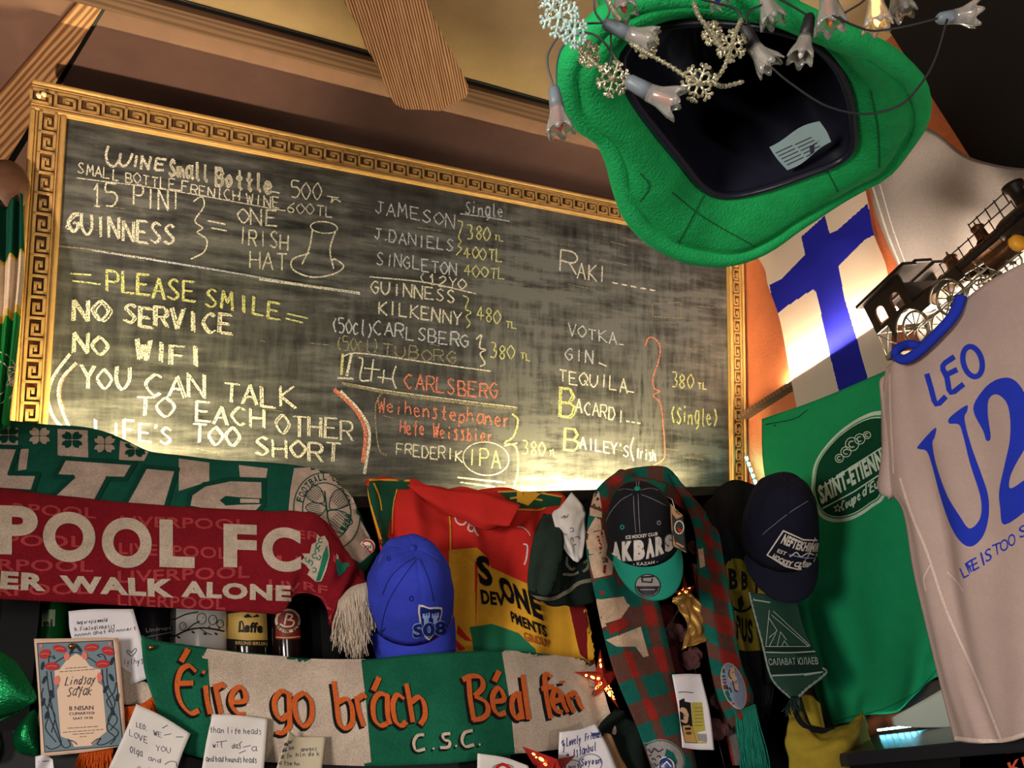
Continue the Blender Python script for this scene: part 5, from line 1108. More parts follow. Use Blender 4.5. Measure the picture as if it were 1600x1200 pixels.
# ================================================================ big green felt hat
M_felt = mat('green_felt', (27, 144, 74), .95, bump=.8, bscale=330, var=.2, vscale=45, sheen=.5, spec=.1)
M_felt2 = mat('green_felt_piping', (31, 154, 82), .95, bump=.8, bscale=330, var=.16, vscale=50, sheen=.6, spec=.1)
M_satin = mat('black_satin', (26, 27, 38), .36, bump=.3, bscale=25, spec=.4)
def hat():
    outer = [(880,120),(884,165),(905,198),(938,222),(957,262),(968,310),(984,345),(1010,375),(1050,400),(1100,414),(1150,412),(1200,392),(1250,357),(1310,318),(1352,293),(1388,272),(1420,235),(1442,200),(1448,165),(1436,130),(1400,95),(1350,68),(1300,48),(1240,22),(1180,2),(1120,-8),(1060,-10),(1000,0),(950,25),(915,58),(890,88)]
    inner = [(980,66),(968,95),(984,150),(1020,200),(1060,250),(1092,288),(1118,304),(1150,305),(1200,293),(1260,272),(1310,252),(1333,228),(1334,185),(1326,140),(1305,95),(1270,62),(1220,42),(1150,32),(1080,30),(1020,40)]
    cx, cy = 1150, 170; n = 96
    def byangle(loop):
        L = [(p.x, p.y) for p in smooth([(x, y, 0) for x, y in loop], 10, True)]
        A = [math.atan2(y-cy, x-cx) for x, y in L]; out = []
        for i in range(n):
            a = -PI+2*PI*i/n; k = min(range(len(L)), key=lambda q: abs((A[q]-a+PI) % (2*PI)-PI)); out.append((a, L[k]))
        return out
    O_, I_ = byangle(outer), byangle(inner)
    def zo(a): return E0+.492+.016*math.sin(2*a+.6)+.009*math.sin(3*a)
    Po = [at(p[0], p[1], 'Z', zo(a)) for a, p in O_]; Pi = [at(p[0], p[1], 'Z', E0+.512+.004*math.sin(2*a)) for a, p in I_]
    c0 = sum(Pi, Vector())/n
    o = empty('felt_hat', c0, 'oversized bright green felt hat with a wavy brim seen from below, black satin lining', 'hat')
    bm = bmesh.new(); m = 16; lo = []; hi = []
    for j in range(m+1):
        t = j/m; rl = []; rh = []
        for i in range(n):
            p = Pi[i].lerp(Po[i], t); a = O_[i][0]
            p = p+Vector((0, 0, -.012*math.sin(PI*t)+.004*noise.noise(p*18)+.0045*math.exp(-((t-.78)/.05)**2)))
            rl.append(bm.verts.new(p)); rh.append(bm.verts.new(p+Vector((0, 0, .012))))
        lo.append(rl); hi.append(rh)
    for j in range(m):
        for i in range(n):
            k = (i+1) % n
            for g in (lo, hi):
                f = bm.faces.new((g[j][i], g[j+1][i], g[j+1][k], g[j][k])); f.smooth = True
    for i in range(n):
        k = (i+1) % n; bm.faces.new((lo[m][i], hi[m][i], hi[m][k], lo[m][k])); bm.faces.new((lo[0][i], lo[0][k], hi[0][k], hi[0][i]))
    b = bmobj('brim', bm, M_felt, o)
    bm = bmesh.new(); tube(bm, [p+Vector((0, 0, .006))+(c0-p).normalized()*.006 for p in Po], [.0115+.0012*noise.noise(p*25) for p in Po], 12, closed=True); bmobj('brim_piping', bm, M_felt2, o)
    # crown and lining
    for nm, k, m_, top in (('crown', 1.05, M_felt, .19), ('lining', .985, M_satin, .17)):
        bm = bmesh.new(); R_ = []
        for j in range(13):
            t = j/12; ring = []
            for i in range(n):
                q = (Pi[i]-c0); f = k*(1-.16*t) if j < 10 else k*(1-.16*t)*(1-(j-9)/3*.98)
                p = c0+Vector((q.x*f, q.y*f, top*min(1, t*1.25)+.004+(.008*math.sin(i*.9)*t*(1-t) if nm == 'lining' else 0)))
                if nm == 'lining': p += Vector((q.x, q.y, 0)).normalized()*(.006*noise.noise(Vector((i*.25, j*.5, 1)))*min(1, t*6))
                ring.append(bm.verts.new(p))
            R_.append(ring)
        for j in range(12):
            for i in range(n):
                f = bm.faces.new((R_[j][i], R_[j][(i+1) % n], R_[j+1][(i+1) % n], R_[j+1][i])); f.smooth = True
        bm.faces.new(R_[-1]); bmobj(nm, bm, m_, o)
    bm = bmesh.new(); tube(bm, [Vector((p.x, p.y, p.z-.002))+(c0-p).normalized()*.002 for p in Pi], .0045, 8, closed=True); bmobj('sweatband', bm, M_satin, o)
    g = sheet('care_label', 'Z', E0+.520, [[(1202,230),(1240,205),(1281,190)], [(1214,248),(1252,228),(1292,206)], [(1230,266),(1264,246),(1299,222)]], 10, 8, [mat('label_white', (176, 205, 206), .6)], None, lambda u, v: .002*math.sin(u*6), 0, o)
    decal('print', g, [ribbon([(1212+k*4.4+d*30, 239+k*4.6-d*13), (1212+k*4.4+d*30+26, 239+k*4.6-d*13-12)], 1.4, 0, 1, 0) for k in range(5) for d in (0, 1)], [M_ink], g, 1, 12, .0003)
    # seams on the brim
    s = []
    for q in ([(1050,300),(1100,340),(1180,385)], [(1360,140),(1372,200),(1374,262)], [(1100,305),(1060,380)], [(1290,262),(1310,300)], [(1000,270),(1015,290),(1000,315)]): s.append(ribbon(q, 2.2, 0, 1))
    inn = [(a[1][0]*.16+b_[1][0]*.84, a[1][1]*.16+b_[1][1]*.84) for a, b_ in zip(I_, O_)]
    decal('seam', b, s, [mat('felt_seam', (8, 84, 40), 1)], b, 1, 8, .0006)
    bm = bmesh.new(); tube(bm, [(c0.x, c0.y, c0.z+.19), (c0.x, c0.y, CEIL)], .0015, 6); bmobj('hanging_cord', bm, M_black, o)
hat()

# ================================================================ string lights and snowflake garland
M_wire = mat('grey_wire', (70, 72, 72), .5); M_sock = mat('grey_socket', (92, 100, 104), .45); M_dwire = mat('dark_wire', (26, 26, 26), .5)
M_clear = mat('clear_plastic', (225, 220, 212), .15, trans=.85, spec=.6, bump=.2, bscale=90)
def Dp(px, py, d=.52): return at(px, py, 'D', d)
sl = empty('string_lights', Dp(1000, 40), 'fairy light string with clear flower-shaped bulb covers hanging below the green hat', 'string lights')
BC = {'r': mat('bulb_red', (150, 36, 40), .2), 'o': mat('bulb_amber', (190, 96, 40), .2), 'l': mat('bulb_lit', (255, 190, 90), .3, emit=(255, 190, 90), estr=6), 'b': mat('bulb_blue', (30, 50, 170), .2), 'c': mat('bulb_clear', (170, 160, 150), .2)}
def bulb(a, b, c, d, sock=M_sock, kind='r', s=1.0):
    """socket from pixel a to b, flower cover from b to c"""
    A, B, C = Dp(*a, d), Dp(*b, d), Dp(*c, d-.003)
    bm = bmesh.new()
    if (A-B).length > 1e-4: tube(bm, [A, A.lerp(B, .15), A.lerp(B, .6), B], [.0026*s, .0042*s, .0048*s, .0052*s], 12)
    k = bmobj('socket', bm, sock, sl)
    ax = (C-B).normalized(); L = (C-B).length; sx = ax.orthogonal().normalized(); M = frame_M(B, sx, ax.cross(sx), ax)
    bm = bmesh.new(); n = 40; rr = []
    prof = [(-.1, .0052), (.2, .0056), (.35, .0062), (.55, .0075), (.8, .0090), (1.0, .0098)]
    for (t, r) in prof:
        ring = []
        for i in range(n):
            th = 2*PI*i/n; w_ = 1+.16*max(0, t-.2)*math.cos(6*th); z = L*t+(.0024*s*math.cos(6*th) if t > .9 else 0)
            ring.append(bm.verts.new(M @ Vector((r*s*w_*math.cos(th), r*s*w_*math.sin(th), z))))
        rr.append(ring)
    for j in range(len(prof)-1):
        for i in range(n):
            f = bm.faces.new((rr[j][i], rr[j][(i+1) % n], rr[j+1][(i+1) % n], rr[j+1][i])); f.smooth = True
    cv = bmobj('bulb_cover', bm, M_clear, k); md = cv.modifiers.new('thickness', 'SOLIDIFY'); md.thickness = .0012; md.offset = -1
    bm = bmesh.new(); lathe(bm, [(0, -.002), (.0026*s, 0), (.003*s, L*.5), (.002*s, L*.85), (0, L*1.02)], M, 12); bmobj('bulb', bm, BC[kind], k)
bulb((865,135), (870,168), (876,205), .50, kind='r'); bulb((942,36), (984,53), (1020,65), .51, kind='c'); bulb((978,124), (1017,146), (1058,162), .49, kind='o', s=1.15)
bulb((966,-25), (969,-8), (977,20), .53, kind='r'); bulb((1160,36), (1180,76), (1204,104), .52, M_dwire, 'c'); bulb((1266,22), (1258,60), (1250,92), .54, M_dwire, 'c'); bulb((1188,-30), (1196,-2), (1208,34), .55, M_dwire, 'c')
bulb((1294,-40), (1294,-6), (1298,42), .53, M_dwire, 'o', 1.15); bulb((1368,-40), (1368,-2), (1371,42), .52, M_dwire, 'l'); bulb((1398,-50), (1402,-14), (1410,22), .55, M_dwire, 'c'); bulb((1464,29), (1492,26), (1524,21), .53, M_sock, 'c'); bulb((1100,-40), (1112,-16), (1125,4), .54, M_dwire, 'b', .8)
bm = bmesh.new()
for pts, m_ in (([(866,138),(856,105),(858,80),(880,50),(910,38),(942,36)], 0), ([(869,138),(870,100),(880,72),(908,52),(935,58),(958,85),(975,118),(980,126)], 0), ([(942,36),(930,18),(928,-10)], 0), ([(946,34),(952,15),(940,-10)], 0), ([(954,45),(955,85),(952,110),(966,124),(980,130)], 0),
                ([(1205,105),(1235,130),(1290,165),(1350,178),(1405,165),(1440,130),(1462,90),(1480,30)], 1), ([(1300,24),(1340,42),(1370,48),(1420,40),(1464,29)], 1), ([(1163,38),(1150,15),(1120,5),(1060,-10)], 1), ([(1166,38),(1170,18),(1190,8)], 1), ([(1320,20),(1345,5),(1360,-10)], 1), ([(1262,24),(1230,5),(1200,-10)], 1)):
    tube(bm, [Dp(p.x, p.y, .515) for p in smooth([(x, y, 0) for x, y in pts], 8)], .00085, 6, m_)
for q in ((928,-10), (1200,-10), (1060,-10)):
    p = Dp(*q, .515); tube(bm, [p, (p.x, p.y, CEIL)], .00085, 6, 1)
bmobj('wire', bm, [M_wire, M_dwire], sl)
M_silv = mat('silver_glitter', (205, 198, 168), .28, .85, bump=.5, bscale=300, var=.3, vscale=120)
M_gem = mat('iridescent_gem', (190, 215, 205), .1, .3, spec=.8)
ga = empty('snowflake_garland', Dp(1080, 90, .5), 'silver beaded garland with little snowflakes in front of the green hat', 'garland')
def flake(px, py, r, d, tilt=0, m_=None, rx=1.0):
    C = Dp(px, py, d); V = (EYE-C).normalized(); U = (CU-V*CU.dot(V)).normalized(); X = U.cross(V); V2 = (V+X*rx*.3).normalized(); X = U.cross(V2).normalized(); bm = bmesh.new(); R_ = r*d/F
    for k in range(6):
        a = tilt+k*PI/3; dv = X*math.cos(a)+U*math.sin(a); pv = X*-math.sin(a)+U*math.cos(a)
        tube(bm, [C, C+dv*R_], .0010, 6)
        for q in (.5, .8):
            for sg in (1, -1):
                e = C+dv*R_*(q+.16)+pv*sg*R_*.26; tube(bm, [C+dv*R_*q, e], .0009, 5); bmesh.ops.create_icosphere(bm, subdivisions=1, radius=.0014, matrix=Matrix.Translation(e))
        bmesh.ops.create_icosphere(bm, subdivisions=1, radius=.0016, matrix=Matrix.Translation(C+dv*R_))
    bmesh.ops.create_icosphere(bm, subdivisions=1, radius=.003, matrix=Matrix.Translation(C))
    bmobj('snowflake', bm, m_ or M_silv, ga)
for a in ((958,124,25,.50,.2),(1092,130,27,.49,.1),(1143,72,22,.51,.4),(874,24,30,.48,.3,M_gem),(920,85,18,.51,.6,M_silv,-2),(1112,52,16,.52,.1,M_silv,-2.2),(868,8,26,.49,.9),(1010,68,20,.52,.2,M_silv,2),(898,50,22,.485,.5,M_gem,2)): flake(*a)
bm = bmesh.new()
for pts in ([(850,-5),(880,30),(903,72),(925,95),(946,112),(958,124)], [(985,68),(1015,85),(1050,105),(1078,124),(1092,130)], [(1084,5),(1092,25),(1112,52),(1128,76),(1143,72)], [(1092,130),(1112,128),(1130,108),(1143,72)], [(1112,128),(1130,135),(1160,128)], [(1143,72),(1150,50),(1158,30)], [(948,-5),(958,15),(968,30)]):
    L = smooth([(x, y, 0) for x, y in pts], 8)
    for i, p in enumerate(L):
        bmesh.ops.create_icosphere(bm, subdivisions=1, radius=.0014+.0006*(i % 2), matrix=Matrix.Translation(Dp(p.x, p.y, .50)))
p = Dp(850, -5, .50); tube(bm, [p, (p.x, p.y, CEIL)], .0006, 5)
bmobj('bead_chain', bm, M_silv, ga)
# ================================================================ model locomotive on its shelf
M_tin = mat('dark_tin', (58, 50, 46), .42, .7, var=.25, vscale=40); M_cop = mat('aged_copper', (112, 78, 52), .38, .8, var=.3, vscale=30); M_ltin = mat('worn_steel', (132, 122, 100), .4, .75, var=.25, vscale=60); M_rust = mat('red_trim', (130, 66, 40), .5, .3)
TP = at(1427, 512, 'X', 1.38); TD = Vector((-.28, -.96, 0)).normalized(); TL_ = Vector((-.96, .28, 0)).normalized()
TM = frame_M(TP, TD, TL_, (0, 0, 1)); TM = Matrix(((TD.x, TL_.x, 0, TP.x), (TD.y, TL_.y, 0, TP.y), (0, 0, 1, TP.z), (0, 0, 0, 1)))
def tl(px, py, lat=0):
    """local (along, up) of a photo pixel on the engine's side plane moved out by lat"""
    r = ray(px, py); p0 = TP+TL_*lat; t = (p0-EYE).dot(TL_)/r.dot(TL_); q = EYE+r*t-TP; return q.dot(TD), q.z
tr = empty('model_locomotive', TP, 'dark metal model steam locomotive with spoked wheels on the shelf above the grey shirt', 'model train')
def extr(bm, loops, l0, l1, mi=0):
    """side profile (outline, then holes) extruded across the engine"""
    L3 = [[Vector((x, 0, z)) for x, z in lp] for lp in loops]; tris = tessellate_polygon(L3); flat = [v for lp in L3 for v in lp]
    A = [bm.verts.new(TM @ Vector((v.x, l0, v.z))) for v in flat]; B = [bm.verts.new(TM @ Vector((v.x, l1, v.z))) for v in flat]
    for t in tris:
        for S_, q in ((A, t), (B, t[::-1])):
            try: f = bm.faces.new([S_[i] for i in q]); f.material_index = mi
            except ValueError: pass
    k = 0
    for lp in L3:
        n = len(lp)
        for i in range(n): f = bm.faces.new((A[k+i], A[k+(i+1) % n], B[k+(i+1) % n], B[k+i])); f.material_index = mi
        k += n
Wd = .082
def arch(cx, cy, wpx, hpx):
    x0, z0 = tl(cx, cy); w2 = wpx/2/930; h = hpx/930
    return [(x0-w2, z0), (x0+w2, z0)]+[(x0+w2*math.cos(a), z0+h+w2*math.sin(a)) for a in [i*PI/8 for i in range(9)]]
def P2(*q): return [tl(x, y) for x, y in q]
bm = bmesh.new(); r0, r1 = tl(1345, 480), tl(1418, 415); zr_ = (r0[1]+r1[1])/2
for lat0, lat1, dz in ((.014, -.02, 0), (-.02, -.062, .006), (-.062, -Wd-.014, 0)): box(bm, (r0[0], lat1, zr_-.003+dz), (r1[0]+.004, lat0, zr_+.005+dz), TM, bev=.001)
bmobj('cab_roof', bm, M_tin, tr)
zc = zr_-.004; xw0, xw1 = tl(1357, 492)[0], tl(1432, 462)[0]-.012; zb = tl(1398, 500)[1]
hole = lambda c, wd: [(c-wd, zb+.010), (c+wd, zb+.010)]+[(c+wd*math.cos(i*PI/8), zb+.034+wd*math.sin(i*PI/8)) for i in range(9)]
for lat in (0, -Wd-.003):
    bm = bmesh.new(); extr(bm, [[(xw0, zb), (xw1, zb), (xw1, zc), (xw0, zc)], hole(xw0+(xw1-xw0)*.30, .013), hole(xw0+(xw1-xw0)*.72, .013)], lat, lat+.003); c = bmobj('cab_side', bm, M_tin, tr)
    for k in (.30, .72):
        bm = bmesh.new(); h_ = hole(xw0+(xw1-xw0)*k, .0135); tube(bm, [TM @ Vector((x, lat+.003, z)) for x, z in h_], .0012, 6, closed=True); bmobj('window_trim', bm, M_rust, c)
bm = bmesh.new(); box(bm, (xw1-.003, -Wd, zb), (xw1, 0, zc-.02), TM); bmobj('cab_front', bm, M_tin, tr)
# side skirt with wheel arches
wc = [tl(1427, 512), tl(1482, 467)]; WR_ = .0345; zs = (wc[0][1]+wc[1][1])/2; wc = [(x, zs) for x, z in wc]
a0 = tl(1388, 505)[0]; a1 = tl(1496, 418)[0]; zt = zb+.002
sk = [(a0, zt), (a1, zt), (a1+.006, zs+.012)]
for cx, cz in wc[::-1]: sk += [(cx+(WR_+.004)*math.cos(t), cz+(WR_+.004)*math.sin(t)) for t in [rad(20+i*14) for i in range(11)]]
sk += [(a0, zs-.004)]
for lat in (.001, -Wd-.004):
    bm = bmesh.new(); extr(bm, [sk], lat, lat+.003); q = bmobj('side_skirt', bm, M_tin, tr)
    bm = bmesh.new()
    for cx, cz in wc: tube(bm, [TM @ Vector((cx+(WR_+.004)*math.cos(t), lat+.004, cz+(WR_+.004)*math.sin(t))) for t in [rad(10+i*8) for i in range(20)]], .0018, 6)
    bmobj('wheel_arch', bm, M_ltin, q)
bm = bmesh.new(); box(bm, (a0, -Wd, zt-.004), (a1+.16, .002, zt), TM); bmobj('footplate', bm, M_tin, tr)
def wheel(cx, cz, lat, r, n=10):
    bm = bmesh.new(); ring = [TM @ Vector((cx+r*math.cos(t*2*PI/36), lat, cz+r*math.sin(t*2*PI/36))) for t in range(36)]; tube(bm, ring, r*.095, 8, closed=True)
    for k in range(n): a = k*2*PI/n; tube(bm, [TM @ Vector((cx, lat, cz)), TM @ Vector((cx+r*math.cos(a), lat, cz+r*math.sin(a)))], r*.045, 6)
    tube(bm, [TM @ Vector((cx, lat-.004, cz)), TM @ Vector((cx, lat+.005, cz))], r*.2, 14); return bmobj('wheel', bm, M_ltin, tr)
for cx, cz in wc:
    for lat in (-.006, -Wd+.004): wheel(cx, cz, lat, WR_*.93)
zr2 = zs-WR_
for px_ in (1530, 1560, 1592):
    x = tl(px_, 440)[0]
    for lat in (-.012, -Wd+.01): wheel(x, zr2+.017, lat, .016, 6)
# boiler, smokebox, domes, chimney
bz = tl(1522, 402)[1]+.012; bx0, bx1 = xw1, tl(1556, 380)[0]
def lx(bm, x0, x1, z, lat, r, prof=None):
    pr = prof or [(0, x0), (r, x0), (r, x1), (0, x1)]
    lathe(bm, pr, TM @ frame_M((0, lat, z), (0, 1, 0), (0, 0, 1), (1, 0, 0)), 24)
bm = bmesh.new(); lx(bm, bx0, bx1, bz, -.040, .022)
for k in range(5):
    x = bx0+(bx1-bx0)*(k+.3)/5; lx(bm, x, x+.003, bz, -.040, .0235)
bmobj('boiler', bm, M_cop, tr)
bm = bmesh.new(); lx(bm, 0, 0, bz, -.040, 0, [(0, bx1), (.025, bx1), (.027, bx1+.01), (.027, bx1+.075), (.025, bx1+.082), (0, bx1+.084)]); bmobj('smokebox', bm, M_tin, tr)
def turned(name, px_, base_z, prof, m_):
    x = tl(*px_)[0]; bm = bmesh.new(); lathe(bm, prof, TM @ Matrix.Translation((x, -.04, base_z)), 20); bmobj(name, bm, m_, tr)
turned('steam_dome', (1468, 424), bz+.016, [(.016, 0), (.012, .006), (.011, .02), (.0135, .022), (.013, .026), (.006, .030), (.002, .034), (.0015, .04), (0, .04)], M_cop)
turned('sand_dome', (1520, 392), bz+.020, [(.015, 0), (.0105, .006), (.0095, .026), (.012, .028), (.0115, .032), (.005, .036), (.0015, .038), (.001, .045), (0, .045)], M_cop)
turned('chimney', (1588, 345), bz+.020, [(.015, 0), (.012, .006), (.011, .022), (.012, .034), (.017, .040), (.0175, .047), (.014, .048), (.012, .043), (0, .042)], M_tin)
bm = bmesh.new(); zrl = bz+.012
x0, x1 = tl(1474, 424)[0], tl(1590, 330)[0]
tube(bm, [TM @ Vector((x0, .0, zrl+.010)), TM @ Vector((x1, .0, zrl+.010))], .0012, 6)
for k in range(8): x = x0+(x1-x0)*k/7; tube(bm, [TM @ Vector((x, .0, zt)), TM @ Vector((x, .0, zrl+.013))], .0011, 6)
xa, xb_ = tl(1532, 380)[0], tl(1590, 335)[0]
tube(bm, [TM @ Vector((xa, .002, zrl+.030)), TM @ Vector((xb_, .002, zrl+.030))], .0012, 6)
for k in range(5): x = xa+(xb_-xa)*k/4; tube(bm, [TM @ Vector((x, .002, zrl+.008)), TM @ Vector((x, .002, zrl+.033))], .0011, 6)
bmobj('handrail', bm, M_tin, tr)
bm = bmesh.new(); cx0, cx1 = tl(1553, 425)[0], tl(1592, 396)[0]; lx(bm, 0, 0, zs+.004, -.004, 0, [(0, cx0), (.014, cx0), (.016, cx0+.003), (.015, cx0+.006), (.015, cx1-.004), (.017, cx1-.002), (.017, cx1+.002), (0, cx1+.002)]); bmobj('cylinder', bm, M_cop, tr)
bm = bmesh.new()
tube(bm, [TM @ Vector((wc[0][0]+.012, .004, zs-.01)), TM @ Vector((wc[1][0]+.012, .004, zs-.01))], .002, 6); tube(bm, [TM @ Vector((wc[1][0]+.012, .006, zs-.01)), TM @ Vector((cx0, -.004, zs+.004))], .002, 6)
tube(bm, [TM @ Vector((a1, 0, zs+.02)), TM @ Vector((cx0, -.004, zs+.012))], .002, 6); tube(bm, [TM @ Vector((a1+.01, -.01, zs-.012)), TM @ Vector((cx1, -.01, zs-.012))], .0022, 6)
for k in range(6): x = a1+(cx0-a1)*k/5; tube(bm, [TM @ Vector((x, -.006, zs-.012)), TM @ Vector((x+.012*(-1)**k, -.004, zs+.022))], .0015, 6)
bmobj('connecting_rod', bm, M_ltin, tr)
bm = bmesh.new(); xr = tl(1372, 520)[0]
for q in ([(a0, 0, zt), (xr, .004, zt-.002), (xr, .004, zs-.012), (a0, 0, zs-.012)], [(xr, .004, zt-.004), (a0, 0, zs-.012)], [(xr, .004, zs-.012), (a0-.004, 0, zt-.002)], [(xr, .004, zt), (xr, -Wd, zt)], [(xr, .004, zs-.012), (xr, -Wd, zs-.012)]): tube(bm, [TM @ Vector(v) for v in q], .0013, 6)
box(bm, (xr-.006, -Wd, zs-.024), (xr+.012, .006, zs-.013), TM, bev=.001); bmobj('rear_platform', bm, M_ltin, tr)
bm = bmesh.new(); xl = tl(1594, 384)[0]; lx(bm, 0, 0, tl(1594, 384)[1], .012, 0, [(0, xl), (.012, xl), (.015, xl+.004), (.015, xl+.012), (.010, xl+.016), (0, xl+.016)]); bmobj('lamp', bm, mat('yellow_enamel', (214, 150, 40), .35), tr)
bm = bmesh.new(); box(bm, (a0-.03, -Wd+.006, zr2-.0035), (a1+.30, -Wd+.012, zr2+.002), TM); box(bm, (a0-.03, -.012, zr2-.0035), (a1+.30, -.006, zr2+.002), TM); bmobj('rail', bm, M_ltin, tr)
ts = empty('wall_shelf', TM @ Vector((.1, -.05, zr2-.02)), 'narrow dark shelf on the right wall carrying the model locomotive', 'shelf')
bm = bmesh.new(); box(bm, (a0-.02, -.17, zr2-.018), (.62, -.016, zr2-.0035), TM); bmobj('plank', bm, M_black, ts)

# ================================================================ bottles on the shelf
SH = E0+.095
def bottle(label, px, Y, r, h, glass, py=985):
    p = at(px, py, 'Y', Y); o = empty('beer_bottle', (p.x, p.y, SH), label, 'bottle', 'bottles on the bar shelf')
    bm = bmesh.new(); lathe(bm, [(0, .0), (r*.9, .0), (r, .006), (r, h*.66), (r*.9, h*.71), (r*.5, h*.80), (r*.40, h*.86), (r*.40, h*.96), (r*.46, h*.965), (r*.46, h*.985), (0, h*.985)], Matrix.Translation((p.x, p.y, SH)), 32)
    g = bmobj('glass_body', bm, glass, o, True)
    bm = bmesh.new(); lathe(bm, [(0, h*1.0), (r*.44, h*.998), (r*.5, h*.985), (r*.52, h*.965), (r*.47, h*.965)], Matrix.Translation((p.x, p.y, SH)), 20); bmobj('crown_cap', bm, M_gold, o)
    return o, g
G_br = mat('brown_glass', (34, 20, 14), .12, spec=.6); G_gn = mat('green_glass', (18, 74, 34), .12, spec=.6); G_wh = mat('white_glaze', (236, 230, 220), .25, spec=.5); G_dk = mat('dark_glass', (16, 14, 16), .15, spec=.6)
Z2 = (0, 900, 3.81)
def zq(pts): return Tz(*Z2, pts)
M_yel = mat('label_gold', (214, 176, 92), .5); M_lcr = mat('label_cream', (216, 200, 168), .5); M_lred = mat('label_red', (130, 34, 28), .5); M_lbk = mat('label_black', (24, 20, 18), .5); M_lgn = mat('label_pale_green', (128, 150, 110), .5); M_lgr = mat('label_grey', (88, 88, 84), .5)
o, g = bottle('green glass beer bottle at the left behind the invitation card', 80, 1.42, .024, .365, G_gn); decal('paper_label', g, [poly(zq([(248,200),(330,200),(325,300),(250,300)]), 0, 1), text('ei', zq([(258,258),(312,258)]), zq([(258,302),(312,302)]), 1, 2, .03)], [M_lgn, M_lbk], g, 1, 6)
o, g = bottle('dark glass bottle with a black label between the pinned note and the white bottle', 247, 1.42, .030, .365, G_dk); decal('paper_label', g, [text('Lindrups', zq([(868,312),(1015,298)]), zq([(872,345),(1020,322)]), 0, 1, .02), ribbon(zq([(880,362),(1020,335)]), 1.4, 0, 1, 0)], [M_lgr], g, 1, 6)
o, g = bottle('white bottle painted with round birds on a black branch', 311, 1.43, .046, .365, G_wh)
sh = [ribbon(zq(q), w_, 0, 1) for q, w_ in (([(1040,360),(1110,325),(1190,310),(1260,315),(1335,330)], 2.6), ([(1110,325),(1150,290),(1190,270)], 1.8), ([(1240,312),(1250,295)], 1.6), ([(1300,322),(1305,300)], 1.6), ([(1190,312),(1230,340),(1260,350)], 1.4), ([(1040,260),(1080,240),(1120,225),(1180,215)], 2))]
for x, y, r in ((1200,255,27),(1265,262,24),(1310,285,20),(1090,300,20)): c = zq([(x, y)])[0]; sh.append(ringd(c[0], c[1], r/3.81, r/3.2, 1.1, 0, 1, 20)); sh.append(disc(c[0]+2, c[1]-2, .9, .9, 0, 1, 8))
for x, y in ((1150,335),(1220,345),(1285,345),(1065,365)): c = zq([(x, y)])[0]; sh.append(disc(c[0], c[1], 3.2, 1.5, 0, 1, 12, rot=.5))
decal('painting', g, sh, [M_lbk], g, 1, 6)
o, g = bottle('brown beer bottle with a gold label in gothic letters', 386, 1.43, .036, .365, G_br)
sh = [poly(zq([(1350,225),(1440,215),(1585,225),(1592,400),(1352,380)]), 0, 1), poly(zq([(1352,372),(1470,384),(1592,382),(1594,425),(1352,412)]), 1, 2), text('BRUNE·BRUIN', zq([(1405,388),(1585,396)]), zq([(1405,408),(1585,416)]), 0, 3, .02), text('Leffe', zq([(1425,272),(1562,278)]), zq([(1420,335),(1560,342)]), 1, 2, .05), poly(zq([(1450,240),(1475,225),(1500,245),(1530,228),(1540,245),(1460,250)]), 1, 2), zr(Z2, [(1420,335),(1450,325),(1460,340)], 1.4, 1, 2), zr(Z2, [(1425,280),(1440,270),(1450,300),(1445,330)], 2.2, 1, 2)]
decal('paper_label', g, sh, [M_yel, M_lbk], g, 1, 6)
o, g = bottle('brown ale bottle with a round red and white label right of the gold-labelled bottle', 448, 1.43, .027, .365, G_br)
K = (400, 720, 3.077)
sh = [zp(K, [(95,735),(210,735),(212,858),(95,858)], 1, 1), disc(*Tz(*K, [(152,770)])[0], 19, 19, 0, 2), disc(*Tz(*K, [(152,768)])[0], 15, 15, 1, 3), zr(K, [(150,735),(142,765),(138,790)], 2.6, 0, 4), zr(K, [(150,738),(172,745),(160,765),(148,765),(178,772),(172,795),(140,798),(118,785)], 2.4, 0, 4)]+arctext('BROWN ALE', *Tz(*K, [(152,770)])[0], 18.5, 19, 160, 20, 4.5, 2, 4, .02, True)
sh.append(zp(K, [(68,800),(82,800),(84,890),(70,895)], 3, 1)); sh.append(zr(K, [(100,848),(150,852),(208,846)], 1.6, 4, 3))
decal('paper_label', g, sh, [M_lcr, M_lred, M_lbk, M_lgr, M_yel], g, 1, 6)

# ================================================================ cards and notes
K3 = (40, 980, 5.454)
def note(label, rows, Y, lines=(), m_=None, dispa=.002, cat='note', name='paper_note', nu=16, nv=16, inkm=None, th=.0006):
    o = sheet(name, 'Y', Y, rows, nu, nv, [m_ or M_paper], None, lambda u, v: dispa*math.sin(u*5+v*3), th); props(o, label, cat)
    if lines: decal('handwriting', o, list(lines), [inkm or M_ink], o, 1, 14, .0004)
    return o
def pz(o, body, a, b, h, w=.85, **k):
    a, b = Tz(*o, (a, b)); return pen(body, a, b, h/o[2], w, 0, 1, **k)
n1 = pz(K3, 'heg or njiz mould', (440,-25), (700,-50), 30) + pz(K3, 'h. Fimlodinhesjs', (420,35), (770,5), 34) + pz(K3, 'nnnnn ahet 40 nnnert', (420,82), (950,22), 30) + pz(K3, 'lylhys', (835,320), (1015,310), 50) + [zr(K3, [(905,250),(865,215),(870,195),(900,215),(935,180),(942,205),(905,250)], 1.2)]
note('white handwritten note with a small heart, pinned behind the flowered invitation', [[(107,955),(150,952),(208,951)], [(110,990),(165,985),(222,1000)], [(125,1020),(178,1025),(232,1030)], [(186,1072),(205,1069),(239,1057)]], 1.21, n1, M_white)
